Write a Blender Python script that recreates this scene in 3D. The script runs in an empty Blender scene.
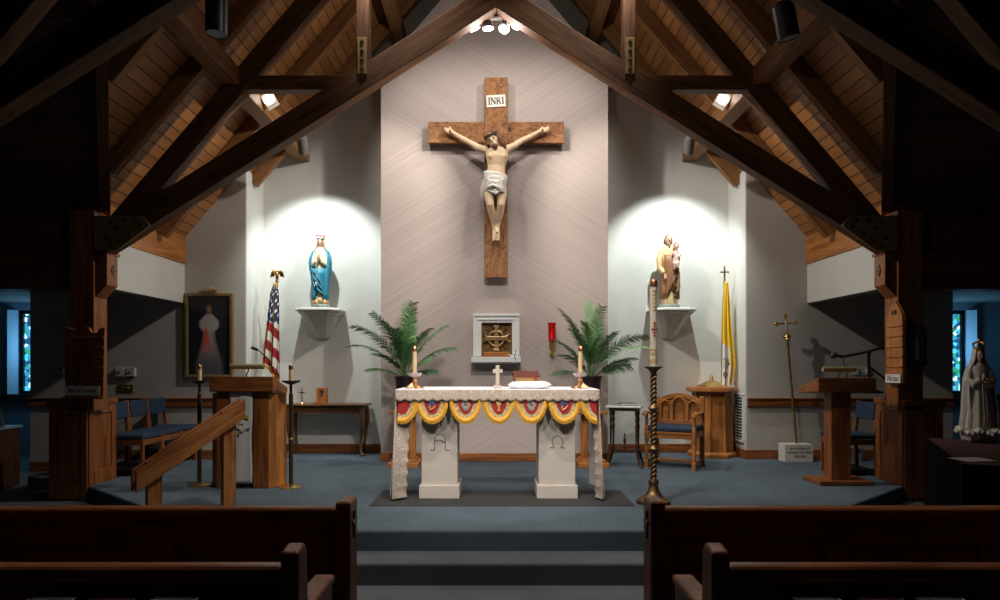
import bpy, bmesh, math, random
from mathutils import Vector, Matrix, Euler, noise
PI = math.pi
scn = bpy.context.scene
COL = scn.collection
random.seed(7)
F, VX, VY, EYE = 642.0, 496.0, 365.0, 1.58          # focal length in pixels, vanishing point, eye height
def at(px, py, y):
    return Vector(((px - VX) * y / F, y, EYE + (VY - py) * y / F))
def V(*a): return Vector(a)

# ------------------------------------------------------------------ materials
MATS = {}
def nt(name):
    m = bpy.data.materials.new(name); m.use_nodes = True
    n = m.node_tree; b = n.nodes['Principled BSDF']
    MATS[name] = m
    return m, n, b
def ramp(n, stops):
    r = n.nodes.new('ShaderNodeValToRGB')
    e = r.color_ramp.elements
    while len(e) < len(stops): e.new(0.5)
    for i, (p, c) in enumerate(stops):
        e[i].position = p; e[i].color = (c[0], c[1], c[2], 1)
    return r
def mat(name, c, rough=.6, metal=0., spec=.5, var=0.0, vs=8., bump=0., bs=40., trans=0., coat=0.):
    """plain surface with a little procedural tone variation and bump"""
    if name in MATS: return MATS[name]
    m, n, b = nt(name)
    b.inputs['Roughness'].default_value = rough
    b.inputs['Metallic'].default_value = metal
    b.inputs['Specular IOR Level'].default_value = spec
    b.inputs['Transmission Weight'].default_value = trans
    b.inputs['Coat Weight'].default_value = coat
    b.inputs['Base Color'].default_value = (*c, 1)
    tc = n.nodes.new('ShaderNodeTexCoord')
    if var:
        no = n.nodes.new('ShaderNodeTexNoise'); no.inputs['Scale'].default_value = vs; no.inputs['Detail'].default_value = 4
        n.links.new(tc.outputs['Object'], no.inputs['Vector'])
        lo = [max(0, x * (1 - var)) for x in c]; hi = [min(1, x * (1 + var)) for x in c]
        r = ramp(n, [(.3, lo), (.7, hi)])
        n.links.new(no.outputs['Fac'], r.inputs['Fac']); n.links.new(r.outputs['Color'], b.inputs['Base Color'])
    if bump:
        no2 = n.nodes.new('ShaderNodeTexNoise'); no2.inputs['Scale'].default_value = bs
        n.links.new(tc.outputs['Object'], no2.inputs['Vector'])
        bp = n.nodes.new('ShaderNodeBump'); bp.inputs['Strength'].default_value = bump; bp.inputs['Distance'].default_value = .01
        n.links.new(no2.outputs['Fac'], bp.inputs['Height']); n.links.new(bp.outputs['Normal'], b.inputs['Normal'])
    return m
def wood(kind, axis='X'):
    """grain stretched along one axis of the piece"""
    spec = {'oak': ((.30, .10, .024), (.125, .036, .009), .42), 'honey': ((.50, .205, .052), (.27, .092, .02), .4),
            'truss': ((.135, .058, .023), (.055, .022, .008), .65), 'beam': ((.27, .13, .05), (.15, .068, .025), .6),
            'pew': ((.23, .075, .024), (.085, .022, .007), .38), 'dark': ((.075, .028, .013), (.028, .011, .006), .4),
            'walnut': ((.17, .075, .032), (.075, .03, .013), .4), 'rustic': ((.40, .195, .088), (.17, .073, .032), .8),
            'cedar': ((.17, .06, .028), (.075, .024, .011), .6), 'rail': ((.56, .225, .07), (.2, .062, .016), .42)}[kind]
    name = 'wood_%s_%s' % (kind, axis)
    if name in MATS: return MATS[name]
    m, n, b = nt(name)
    tc = n.nodes.new('ShaderNodeTexCoord'); mp = n.nodes.new('ShaderNodeMapping')
    sc = {'X': (1.2, 14, 14), 'Y': (14, 1.2, 14), 'Z': (14, 14, 1.2)}[axis]
    if kind == 'rail': sc = tuple(s * .55 for s in sc)
    if kind == 'rustic': sc = tuple(s * .5 + 9 for s in sc)
    mp.inputs['Scale'].default_value = sc
    n.links.new(tc.outputs['Object'], mp.inputs['Vector'])
    no = n.nodes.new('ShaderNodeTexNoise'); no.inputs['Scale'].default_value = 1.3
    no.inputs['Detail'].default_value = 7; no.inputs['Roughness'].default_value = .62; no.inputs['Distortion'].default_value = 1.1
    n.links.new(mp.outputs['Vector'], no.inputs['Vector'])
    r = ramp(n, [(.36, spec[1]), (.62, spec[0])])
    n.links.new(no.outputs['Fac'], r.inputs['Fac']); n.links.new(r.outputs['Color'], b.inputs['Base Color'])
    bp = n.nodes.new('ShaderNodeBump'); bp.inputs['Strength'].default_value = .6 if kind == 'rustic' else .12
    bp.inputs['Distance'].default_value = .01
    n.links.new(no.outputs['Fac'], bp.inputs['Height']); n.links.new(bp.outputs['Normal'], b.inputs['Normal'])
    b.inputs['Roughness'].default_value = spec[2]
    if kind in ('truss', 'beam', 'pew', 'cedar', 'rustic'): b.inputs['Specular IOR Level'].default_value = .22
    return m
def emit(name, c, s):
    if name in MATS: return MATS[name]
    m, n, b = nt(name)
    b.inputs['Base Color'].default_value = (*c, 1)
    b.inputs['Emission Color'].default_value = (*c, 1); b.inputs['Emission Strength'].default_value = s
    return m
def attr_mat(name, rough=.7):
    """colour painted per face (flags, pictures)"""
    if name in MATS: return MATS[name]
    m, n, b = nt(name)
    a = n.nodes.new('ShaderNodeVertexColor'); a.layer_name = 'col'
    n.links.new(a.outputs['Color'], b.inputs['Base Color']); b.inputs['Roughness'].default_value = rough
    return m
def math_n(n, op, a, b=None):
    x = n.nodes.new('ShaderNodeMath'); x.operation = op
    for i, v in enumerate((a, b)):
        if v is None: continue
        if isinstance(v, (int, float)): x.inputs[i].default_value = v
        else: n.links.new(v, x.inputs[i])
    return x.outputs[0]
def chevron_mat():
    m, n, b = nt('chevron_boards')
    g = n.nodes.new('ShaderNodeNewGeometry'); s = n.nodes.new('ShaderNodeSeparateXYZ')
    n.links.new(g.outputs['Position'], s.inputs[0])
    ax = math_n(n, 'ABSOLUTE', s.outputs['X']); dz = math_n(n, 'ABSOLUTE', math_n(n, 'SUBTRACT', s.outputs['Z'], 4.58))
    q = math_n(n, 'SUBTRACT', dz, math_n(n, 'MULTIPLY', ax, .62))
    c = n.nodes.new('ShaderNodeCombineXYZ'); n.links.new(q, c.inputs[0])
    n.links.new(math_n(n, 'MULTIPLY', math_n(n, 'SIGN', s.outputs['X']), 7.3), c.inputs[1])
    n.links.new(math_n(n, 'MULTIPLY', s.outputs['Z'], .02), c.inputs[2])
    no = n.nodes.new('ShaderNodeTexNoise'); no.inputs['Scale'].default_value = 38; no.inputs['Detail'].default_value = 3
    n.links.new(c.outputs[0], no.inputs['Vector'])
    r = ramp(n, [(.3, (.42, .352, .322)), (.7, (.485, .412, .38))])
    n.links.new(no.outputs['Fac'], r.inputs['Fac'])
    fr = math_n(n, 'FRACT', math_n(n, 'MULTIPLY', q, 11.5))
    gv = math_n(n, 'LESS_THAN', fr, .07)
    mx = n.nodes.new('ShaderNodeMixRGB'); mx.blend_type = 'MULTIPLY'
    n.links.new(math_n(n, 'MULTIPLY', gv, .2), mx.inputs['Fac']); n.links.new(r.outputs['Color'], mx.inputs[1]); mx.inputs[2].default_value = (.55, .5, .48, 1)
    n.links.new(mx.outputs[0], b.inputs['Base Color'])
    b.inputs['Roughness'].default_value = .55
    return m
def plank_mat(name, c1, c2, axis, pitch):
    """tongue-and-groove boards: groove lines where a world axis crosses multiples of the pitch"""
    m, n, b = nt(name)
    g = n.nodes.new('ShaderNodeNewGeometry'); s = n.nodes.new('ShaderNodeSeparateXYZ')
    n.links.new(g.outputs['Position'], s.inputs[0])
    q = math_n(n, 'DIVIDE', s.outputs[axis], pitch)
    fl = math_n(n, 'FLOOR', q); fr = math_n(n, 'FRACT', q)
    wn = n.nodes.new('ShaderNodeTexWhiteNoise'); wn.noise_dimensions = '1D'; n.links.new(fl, wn.inputs['W'])
    mp = n.nodes.new('ShaderNodeMapping'); mp.inputs['Scale'].default_value = (9, 1.1, 9)
    n.links.new(g.outputs['Position'], mp.inputs['Vector'])
    no = n.nodes.new('ShaderNodeTexNoise'); no.inputs['Scale'].default_value = 2.2; no.inputs['Detail'].default_value = 6
    n.links.new(mp.outputs[0], no.inputs['Vector'])
    f = math_n(n, 'ADD', math_n(n, 'MULTIPLY', no.outputs['Fac'], .6), math_n(n, 'MULTIPLY', wn.outputs['Value'], .4))
    r = ramp(n, [(.25, c2), (.75, c1)]); n.links.new(f, r.inputs['Fac'])
    gv = math_n(n, 'LESS_THAN', fr, .09)
    mx = n.nodes.new('ShaderNodeMixRGB'); n.links.new(gv, mx.inputs['Fac']); n.links.new(r.outputs['Color'], mx.inputs[1]); mx.inputs[2].default_value = (.012, .006, .003, 1)
    n.links.new(mx.outputs[0], b.inputs['Base Color']); b.inputs['Roughness'].default_value = .55
    return m
def carpet_mat(name, c):
    m, n, b = nt(name)
    g = n.nodes.new('ShaderNodeNewGeometry')
    no = n.nodes.new('ShaderNodeTexNoise'); no.inputs['Scale'].default_value = 130; no.inputs['Detail'].default_value = 3
    n2 = n.nodes.new('ShaderNodeTexNoise'); n2.inputs['Scale'].default_value = 2.5
    n.links.new(g.outputs['Position'], no.inputs['Vector']); n.links.new(g.outputs['Position'], n2.inputs['Vector'])
    f = math_n(n, 'ADD', math_n(n, 'MULTIPLY', no.outputs['Fac'], .75), math_n(n, 'MULTIPLY', n2.outputs['Fac'], .25))
    r = ramp(n, [(.3, [x * .55 for x in c]), (.7, [x * 1.4 for x in c])]); n.links.new(f, r.inputs['Fac'])
    n.links.new(r.outputs['Color'], b.inputs['Base Color'])
    bp = n.nodes.new('ShaderNodeBump'); bp.inputs['Strength'].default_value = .5; bp.inputs['Distance'].default_value = .01
    n.links.new(no.outputs['Fac'], bp.inputs['Height']); n.links.new(bp.outputs['Normal'], b.inputs['Normal'])
    b.inputs['Roughness'].default_value = .95; b.inputs['Specular IOR Level'].default_value = .1
    return m
def lace_mat():
    m, n, b = nt('lace')
    tc = n.nodes.new('ShaderNodeTexCoord')
    vo = n.nodes.new('ShaderNodeTexVoronoi'); vo.inputs['Scale'].default_value = 62
    n.links.new(tc.outputs['Object'], vo.inputs['Vector'])
    no = n.nodes.new('ShaderNodeTexNoise'); no.inputs['Scale'].default_value = 18; no.inputs['Detail'].default_value = 5
    n.links.new(tc.outputs['Object'], no.inputs['Vector'])
    f = math_n(n, 'ADD', math_n(n, 'MULTIPLY', vo.outputs['Distance'], .8), math_n(n, 'MULTIPLY', no.outputs['Fac'], .5))
    r = ramp(n, [(.25, (.66, .60, .54)), (.75, (.42, .33, .26))]); n.links.new(f, r.inputs['Fac'])
    n.links.new(r.outputs['Color'], b.inputs['Base Color']); b.inputs['Roughness'].default_value = .9
    return m

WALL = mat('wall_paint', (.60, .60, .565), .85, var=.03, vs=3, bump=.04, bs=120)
WALL2 = mat('wall_tone_grey', (.43, .40, .36), .85, var=.03, vs=3, bump=.04, bs=120)  # darker, browner grey than the niche wall material
CHEV = chevron_mat()
CARPET = carpet_mat('carpet_blue', (.094, .126, .152))
CARPET2 = carpet_mat('carpet_grey', (.10, .112, .122))
LACE = lace_mat()
LINEN = mat('linen', (.82, .82, .85), .85, var=.04)
BRASS = mat('brass', (.72, .47, .17), .28, 1., var=.15, vs=14)
BRONZE = mat('bronze', (.23, .14, .065), .48, 1., var=.3, vs=18, bump=.25, bs=30)
GOLD = mat('gold_paint', (.55, .36, .12), .4, .7, var=.2, vs=30)
IRON = mat('dark_bronze', (.10, .068, .042), .4, .7, var=.2)
BLACK = mat('black_metal', (.012, .012, .013), .45, .3)
BLACKP = mat('black_plastic', (.015, .015, .016), .55)
WHITE = mat('white_paint', (.72, .73, .72), .5, var=.02)
STONE = mat('cast_stone', (.60, .59, .55), .75, var=.06, vs=10, bump=.1)
CREAMP = mat('altar_paint', (.50, .455, .40), .6, var=.03)
WAX = mat('candle_wax', (.66, .49, .28), .5)
WAXW = mat('paschal_wax', (.66, .59, .46), .45)
SKIN = mat('painted_skin', (.86, .64, .41), .45, var=.08, vs=12)
SKIN2 = mat('painted_skin_pink', (.44, .255, .16), .5, var=.06)
HAIR = mat('painted_hair', (.16, .075, .03), .6, var=.3, vs=40)
BLUE_UP = mat('blue_upholstery', (.014, .034, .072), .8, var=.12, vs=20, bump=.1, bs=200)
POT = mat('pot_glaze', (.03, .018, .018), .4)
RED = mat('red_silk', (.34, .012, .014), .7, var=.2, vs=40)
BROCADE = mat('gold_brocade', (.52, .40, .20), .65, .1, var=.45, vs=45, bump=.3, bs=90)
FRINGE = mat('gold_fringe', (.74, .38, .035), .65, var=.3, vs=70, bump=.4, bs=120)
PLATE = mat('wall_plate', (.55, .53, .5), .4)
INK = mat('ink', (.012, .012, .012), .7)
PAPER = mat('paper', (.72, .70, .66), .8)
GLASS = mat('clear_glass', (.80, .74, .70), .08, trans=.45)
COPPER = mat('rose_brass', (.62, .34, .17), .3, 1., var=.12, vs=14)
REDGLASS = mat('ruby_glass', (.75, .01, .012), .12, trans=.35)
DKCLOTH = mat('dark_cloth', (.004, .003, .003), .9, spec=.04, var=.2)
FIXB = mat('fixture_black', (.02, .018, .018), .4, .4)
FIXG = mat('fixture_grey', (.20, .19, .18), .4, .3)
LENS = emit('lamp_lens', (.93, .96, 1.), 30.)
LENSD = mat('dark_lens', (.35, .42, .5), .15, .3)
FLAME = emit('flame_glow', (1., .25, .12), 2.5)
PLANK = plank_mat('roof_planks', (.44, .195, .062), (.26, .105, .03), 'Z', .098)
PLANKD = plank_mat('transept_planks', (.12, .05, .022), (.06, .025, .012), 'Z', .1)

# ------------------------------------------------------------------ mesh builder
class MB:
    def __init__(s): s.bm = bmesh.new(); s.colf = None
    def _xf(s, vs, M):
        for v in vs: v.co = M @ v.co
    def box(s, c, size, rot=None):
        r = bmesh.ops.create_cube(s.bm, size=1.)
        M = Matrix.Translation(Vector(c)) @ (Euler(rot).to_matrix().to_4x4() if rot else Matrix()) @ Matrix.Diagonal((*size, 1))
        s._xf(r['verts'], M); return s
    def box2(s, a, b):
        a = Vector(a); b = Vector(b)
        d = b - a
        return s.box((a + b) / 2, (abs(d.x), abs(d.y), abs(d.z)))
    def ell(s, c, r, rot=None, seg=16):
        q = bmesh.ops.create_uvsphere(s.bm, u_segments=seg, v_segments=max(6, seg * 2 // 3), radius=1.)
        if isinstance(r, (int, float)): r = (r, r, r)
        M = Matrix.Translation(Vector(c)) @ (Euler(rot).to_matrix().to_4x4() if rot else Matrix()) @ Matrix.Diagonal((*r, 1))
        s._xf(q['verts'], M); return s
    def loft(s, rings, cap=True, closed=True):
        R = [[s.bm.verts.new(p) for p in r] for r in rings]
        k = len(R[0])
        for a, b in zip(R, R[1:]):
            for i in range(k if closed else k - 1):
                j = (i + 1) % k
                try: s.bm.faces.new((a[i], a[j], b[j], b[i]))
                except ValueError: pass
        if cap and closed:
            s.bm.faces.new(R[0][::-1]); s.bm.faces.new(R[-1])
        return s
    def tube(s, pts, rad, seg=8, cap=True, flat=None):
        """tube along points, one radius or one per point; flat = (sideways, vertical) factors"""
        pts = [Vector(p) for p in pts]
        if isinstance(rad, (int, float)): rad = [rad] * len(pts)
        rings = []; prev = None
        for i, p in enumerate(pts):
            t = (pts[min(i + 1, len(pts) - 1)] - pts[max(i - 1, 0)]).normalized()
            if prev is None:
                up = Vector((0, 0, 1)) if abs(t.z) < .9 else Vector((0, 1, 0))
                n = t.cross(up).normalized()
            else:
                n = (prev - t * prev.dot(t)).normalized()
            prev = n; b = t.cross(n)
            fx, fy = flat or (1, 1)
            rings.append([p + (n * math.cos(2 * PI * k / seg) * fx + b * math.sin(2 * PI * k / seg) * fy) * rad[i] for k in range(seg)])
        return s.loft(rings, cap)
    def lathe(s, prof, c=(0, 0, 0), seg=24, sx=1., sy=1., rot=0.):
        rings = []
        for r, z in prof:
            rings.append([Vector((c[0] + math.cos(2 * PI * k / seg + rot) * r * sx, c[1] + math.sin(2 * PI * k / seg + rot) * r * sy, c[2] + z)) for k in range(seg)])
        return s.loft(rings, True)
    def prism(s, pts, axis, d0, d1):
        def m(p, d):
            return {'y': Vector((p[0], d, p[1])), 'x': Vector((d, p[0], p[1])), 'z': Vector((p[0], p[1], d))}[axis]
        A = [s.bm.verts.new(m(p, d0)) for p in pts]; B = [s.bm.verts.new(m(p, d1)) for p in pts]
        s.bm.faces.new(A); s.bm.faces.new(B[::-1])
        for i in range(len(pts)):
            j = (i + 1) % len(pts); s.bm.faces.new((A[j], A[i], B[i], B[j]))
        return s
    def grid(s, f, nu, nv, colf=None):
        G = [[s.bm.verts.new(f(u / nu, v / nv)) for u in range(nu + 1)] for v in range(nv + 1)]
        if colf and not s.colf: s.colf = []
        for v in range(nv):
            for u in range(nu):
                s.bm.faces.new((G[v][u], G[v][u + 1], G[v + 1][u + 1], G[v + 1][u]))
                if colf: s.colf.append(colf((u + .5) / nu, (v + .5) / nv))
        return s
    def quad(s, *p):
        s.bm.faces.new([s.bm.verts.new(q) for q in p]); return s
    def build(s, name, m, parent=None, off=None, smooth=False, bevel=0., solid=0., label=None, sub=0, bseg=2, norm=True):
        if off is not None: bmesh.ops.translate(s.bm, verts=s.bm.verts, vec=-Vector(off))
        if norm: bmesh.ops.recalc_face_normals(s.bm, faces=s.bm.faces)
        me = bpy.data.meshes.new(name); s.bm.to_mesh(me); s.bm.free()
        if s.colf:
            ca = me.color_attributes.new('col', 'FLOAT_COLOR', 'CORNER')
            for p, c in zip(me.polygons, s.colf):
                for li in p.loop_indices: ca.data[li].color = (*c, 1)
        if smooth:
            for p in me.polygons: p.use_smooth = True
            me.set_sharp_from_angle(angle=math.radians(smooth if smooth > 1 else 40))
        ob = bpy.data.objects.new(name, me); COL.objects.link(ob)
        if m: me.materials.append(m)
        if parent: ob.parent = parent
        if solid:
            q = ob.modifiers.new('thickness', 'SOLIDIFY'); q.thickness = solid; q.offset = 0
        if bevel:
            q = ob.modifiers.new('bevel', 'BEVEL'); q.width = bevel; q.segments = bseg; q.limit_method = 'ANGLE'; q.angle_limit = math.radians(35)
        if sub:
            q = ob.modifiers.new('subdivision', 'SUBSURF'); q.levels = sub; q.render_levels = sub
        if label: ob['label'] = label
        return ob
    def fuse(s, name, m, parent=None, off=None, voxel=.008, iters=3, label=None):
        """melt the overlapping shapes into one continuous surface"""
        ob = s.build(name, m, parent, off)
        q = ob.modifiers.new('remesh', 'REMESH'); q.mode = 'VOXEL'; q.voxel_size = voxel; q.use_smooth_shade = True
        if iters:
            q = ob.modifiers.new('smooth', 'SMOOTH'); q.iterations = iters; q.factor = .5
        bpy.context.view_layer.update()
        me = bpy.data.meshes.new_from_object(ob.evaluated_get(bpy.context.evaluated_depsgraph_get()))
        ob.modifiers.clear(); ob.data = me; me.name = name
        if not me.materials: me.materials.append(m)
        for p in me.polygons: p.use_smooth = True
        if label: ob['label'] = label
        return ob

def tag(o, label, cat, group=None, kind=None):
    o['label'] = label; o['category'] = cat
    if group: o['group'] = group
    if kind: o['kind'] = kind
    return o
def thing(name, label, cat, loc=(0, 0, 0), rz=0., group=None):
    o = bpy.data.objects.new(name, None); COL.objects.link(o)
    o.empty_display_size = .1; o.location = loc; o.rotation_euler = (0, 0, rz)
    return tag(o, label, cat, group)
def struct(mb, name, m, **kw):
    o = mb.build(name, m, **kw); o['kind'] = 'structure'; return o
def dup(root, label=None, group=None, loc=None, rz=None, mirror=False):
    r = root.copy(); COL.objects.link(r)
    if loc is not None: r.location = loc
    if rz is not None: r.rotation_euler = (0, 0, rz)
    if label: r['label'] = label
    if group: r['group'] = group
    def kids(a, b):
        for ch in list(a.children):
            c = ch.copy(); COL.objects.link(c); c.parent = b; kids(ch, c)
    kids(root, r)
    return r
def text_mesh(txt, size, m, name, parent, M, shear=0., depth=.0015, align='CENTER', xs=1.):
    """lettering as a mesh; M places the text's local xy plane"""
    cu = bpy.data.curves.new('txt', 'FONT'); cu.body = txt; cu.size = size; cu.extrude = depth; cu.align_x = align; cu.align_y = 'CENTER'; cu.shear = shear
    tmp = bpy.data.objects.new('txt', cu); COL.objects.link(tmp)
    bpy.context.view_layer.update()
    me = bpy.data.meshes.new_from_object(tmp.evaluated_get(bpy.context.evaluated_depsgraph_get()))
    bpy.data.objects.remove(tmp)
    for v in me.vertices: v.co.x *= xs
    me.transform(M); me.materials.clear(); me.materials.append(m)
    ob = bpy.data.objects.new(name, me); COL.objects.link(ob); ob.parent = parent
    return ob
FRONT = Matrix.Rotation(PI / 2, 4, 'X')                   # text plane turned to face the camera side (-Y)
def beam(name, p0, p1, w, h, m, parent=None, off=(0, 0, 0), bevel=.006):
    """straight timber with its grain along its own X axis"""
    p0 = Vector(p0); p1 = Vector(p1); d = (p1 - p0)
    b = MB().box((0, 0, 0), (d.length, w, h))
    ob = b.build(name, m, parent, bevel=bevel)
    x = d.normalized(); up = Vector((0, 0, 1)) if abs(x.z) < .95 else Vector((0, -1, 0))
    y = up.cross(x).normalized(); z = x.cross(y)
    R = Matrix((x, y, z)).transposed()
    ob.location = (p0 + p1) / 2 - Vector(off); ob.rotation_euler = R.to_euler()
    return ob
def slab(name, poly, y0, y1, ang, m, parent=None, off=(0, 0, 0), bevel=.006):
    """polygon in the xz plane, extruded in y, built in a frame turned by ang so the grain follows it"""
    cx = sum(p[0] for p in poly) / len(poly); cz = sum(p[1] for p in poly) / len(poly)
    c, s = math.cos(ang), math.sin(ang)
    loc = [((x - cx) * c + (z - cz) * s, -(x - cx) * s + (z - cz) * c) for x, z in poly]
    ob = MB().prism(loc, 'y', y0 - (y0 + y1) / 2, y1 - (y0 + y1) / 2).build(name, m, parent, bevel=bevel)
    ob.location = Vector((cx, (y0 + y1) / 2, cz)) - Vector(off); ob.rotation_euler = (0, -ang, 0)
    return ob
# ------------------------------------------------------------------ the setting
PZ, TZ = .32, .16                                    # platform height, lower tier height
SL = 1.17                                            # roof slope
def roof_z(x): return 3.28 + (4.17 - abs(x)) * SL
YF, YN, YC = 8.6, 9.25, 8.4                          # flanking walls, niche wall, centre panel
EW = 4.17

struct(MB().box2((-10, 0, -.2), (10, 6.3, 0)), 'floor', CARPET2)
tier = [(-2.5, 4.6), (2.5, 4.6), (4.35, 6.25), (10, 6.25), (10, 10.3), (-10, 10.3), (-10, 6.25), (-4.35, 6.25)]
struct(MB().prism(tier, 'z', -.1, TZ), 'floor_lower_step', CARPET2, bevel=.02, bseg=3)
plat = [(-2.2, 4.9), (2.2, 4.9), (4.25, 6.69), (4.25, 7.25), (5.3, 7.25), (5.3, 9.4), (-5.3, 9.4), (-5.3, 7.25), (-4.25, 7.25), (-4.25, 6.69)]
struct(MB().prism(plat, 'z', 0, PZ), 'floor_platform', CARPET, bevel=.02, bseg=3)
# panelled centre wall with its gable top, niche wall behind, flanking walls
cx = -.02; hw = 1.485
struct(MB().prism([(cx - hw, .2), (cx + hw, .2), (cx + hw, 7.18 - SL * hw), (cx, 7.18), (cx - hw, 7.18 - SL * hw)], 'y', YC, YN + .1), 'wall_center', CHEV)
struct(MB().prism([(-3.5, .2), (3.5, .2), (3.5, roof_z(3.5)), (0, roof_z(0)), (-3.5, roof_z(3.5))], 'y', YN, YN + .2), 'wall_back', WALL)
for sg, sd in ((-1, 'left'), (1, 'right')):
    we, wj = (6.24, 7.40) if sg < 0 else (6.12, 7.28)     # wall end, window jamb
    P = lambda pts: [(sg * a, b) for a, b in pts]
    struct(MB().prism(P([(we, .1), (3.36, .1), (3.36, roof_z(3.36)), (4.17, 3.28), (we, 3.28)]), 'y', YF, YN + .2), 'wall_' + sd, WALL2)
    # the return of the niche takes the same material as the niche
    struct(MB().box2((sg * 3.36, YF + .002, .2), (sg * 3.345, YN, 4.2)), 'wall_niche_' + sd, WALL)
    struct(MB().box2((sg * EW, 6.92, 2.41), (sg * 4.37, YF, 2.93)), 'wall_header_' + sd, WALL)
    struct(MB().box2((sg * 4.155, 6.92, 2.93), (sg * 4.37, YF, 3.3)), 'trim_frieze_' + sd, wood('honey', 'Y'))
    struct(MB().box2((sg * 4.22, 6.86, 2.55), (sg * 10, 10.3, 2.65)), 'ceiling_aisle_' + sd, mat('aisle_ceiling', (.16, .15, .14), .9, var=.05))
    struct(MB().box2((sg * 4.172, 6.9, 2.405), (sg * 4.38, YF, 2.42)), 'trim_soffit_' + sd, mat('aisle_ceiling', (.16, .15, .14)))
    struct(MB().box2((sg * 4.40, 6.80, 2.74), (sg * 10, 6.95, 3.4)), 'wall_transept_' + sd, wood('cedar', 'X'))
    struct(MB().box2((sg * 4.40, 6.74, 2.38), (sg * 10, 6.98, 2.76)), 'trim_transept_beam_' + sd, wood('cedar', 'X'), bevel=.01)
    # window room beyond the end of the wall
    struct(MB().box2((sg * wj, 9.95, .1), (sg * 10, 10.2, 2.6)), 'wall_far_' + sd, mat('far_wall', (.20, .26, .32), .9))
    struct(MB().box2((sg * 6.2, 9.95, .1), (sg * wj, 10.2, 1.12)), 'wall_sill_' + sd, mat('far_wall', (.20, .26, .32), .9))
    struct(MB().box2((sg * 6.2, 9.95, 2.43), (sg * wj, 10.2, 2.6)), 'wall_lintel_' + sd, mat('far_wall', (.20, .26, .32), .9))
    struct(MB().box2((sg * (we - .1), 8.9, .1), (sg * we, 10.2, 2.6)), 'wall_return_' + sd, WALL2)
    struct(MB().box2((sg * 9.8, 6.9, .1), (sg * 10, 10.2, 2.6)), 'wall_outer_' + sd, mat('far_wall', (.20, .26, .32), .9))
    # chair rail and baseboards
    struct(MB().box2((sg * we, YF - .035, 1.025), (sg * 3.36, YF, 1.135)).box2((sg * we, YF - .05, 1.12), (sg * 3.36, YF, 1.14)), 'trim_chair_rail_' + sd, wood('oak', 'X'), bevel=.006)
    struct(MB().box2((sg * 5.3, YF - .02, PZ), (sg * 3.342, YF, PZ + .125)).box2((sg * 3.345, YF - .02, PZ), (sg * 3.325, YN, PZ + .125)), 'baseboard_' + sd, wood('oak', 'X'), bevel=.006)
    struct(MB().box2((sg * 3.325, YN - .02, PZ), (sg * 1.48, YN, PZ + .125)), 'baseboard_niche_' + sd, wood('oak', 'X'), bevel=.006)
    struct(MB().box2((sg * we, YF - .02, TZ), (sg * 5.3, YF, TZ + .125)), 'baseboard_aisle_' + sd, wood('oak', 'X'), bevel=.006)
    struct(MB().box2((sg * 9.8, 9.9, 1.04), (sg * we, 9.955, 1.13)), 'trim_far_sill_' + sd, wood('dark', 'X'), bevel=.006)
    # roof: nave slope cut by the valley, and the transept slope that meets it
    def nz(x, y): return roof_z(x)
    def tz(x, y): return 3.28 + (6.84 - y) * .69
    def roof_slab(poly, f, name, m, t=.12):
        b = MB(); A = [b.bm.verts.new((sg * x, y, f(x, y))) for x, y in poly]; B = [b.bm.verts.new((sg * x, y, f(x, y) + t)) for x, y in poly]
        b.bm.faces.new(A); b.bm.faces.new(B[::-1])
        for i in range(len(poly)):
            j = (i + 1) % len(poly); b.bm.faces.new((A[j], A[i], B[i], B[j]))
        struct(b, name, m)
    roof_slab([(4.2, 9.45), (4.2, 6.89), (1.5, 2.3), (0, 2.3), (0, 9.45)], nz, 'ceiling_' + sd, PLANK)
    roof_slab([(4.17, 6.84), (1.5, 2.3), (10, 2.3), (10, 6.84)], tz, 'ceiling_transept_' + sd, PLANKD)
    beam('trim_valley_' + sd, (sg * 4.14, 6.8, 3.26), (sg * 1.5, 2.3, 6.36), .1, .14, wood('truss', 'X'))['kind'] = 'structure'
struct(MB().box2((cx - hw, YC - .02, PZ), (cx + hw, YC, PZ + .11)), 'baseboard_center', wood('oak', 'X'), bevel=.006)

# stained glass windows of the side rooms
def window_glass():
    m, n, b = nt('stained_glass')
    tc = n.nodes.new('ShaderNodeTexCoord'); vo = n.nodes.new('ShaderNodeTexVoronoi'); vo.inputs['Scale'].default_value = 17
    n.links.new(tc.outputs['Object'], vo.inputs['Vector'])
    s = n.nodes.new('ShaderNodeSeparateXYZ'); n.links.new(vo.outputs['Color'], s.inputs[0])
    r = ramp(n, [(0, (.01, .05, .10)), (.3, (.02, .22, .10)), (.45, (.05, .4, .55)), (.62, (.55, .85, 1.)), (.75, (.03, .2, .32)), (1., (.06, .42, .20))])
    r.color_ramp.interpolation = 'CONSTANT'
    n.links.new(s.outputs[0], r.inputs['Fac']); n.links.new(r.outputs[0], b.inputs['Base Color']); n.links.new(r.outputs[0], b.inputs['Emission Color'])
    b.inputs['Emission Strength'].default_value = 1.6
    return m
SG = window_glass()
for i, sg, wj in ((1, -1, 7.40), (2, 1, 7.28)):
    w = struct(MB().box2((sg * wj, 9.96, 1.13), (sg * (wj - .06), 10.06, 2.42)).box2((sg * 6.25, 9.96, 1.13), (sg * 6.31, 10.06, 2.42))
               .box2((sg * wj, 9.96, 1.13), (sg * 6.25, 10.06, 1.18)).box2((sg * wj, 9.96, 2.37), (sg * 6.25, 10.06, 2.42)), 'window_%d' % i, BLACK)
    MB().box2((sg * (wj - .06), 10.0, 1.18), (sg * 6.31, 10.02, 2.37)).build('pane', SG, w)
    # pale plaster splay beside the glass, lit by the daylight
    MB().prism([(sg * wj, 9.97), (sg * wj, 9.955), (sg * (wj + .13), 9.89), (sg * (wj + .13), 9.955)], 'z', 1.13, 2.43).build('splay', mat('splay_plaster', (.60, .75, .85), .8), w)

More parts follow.
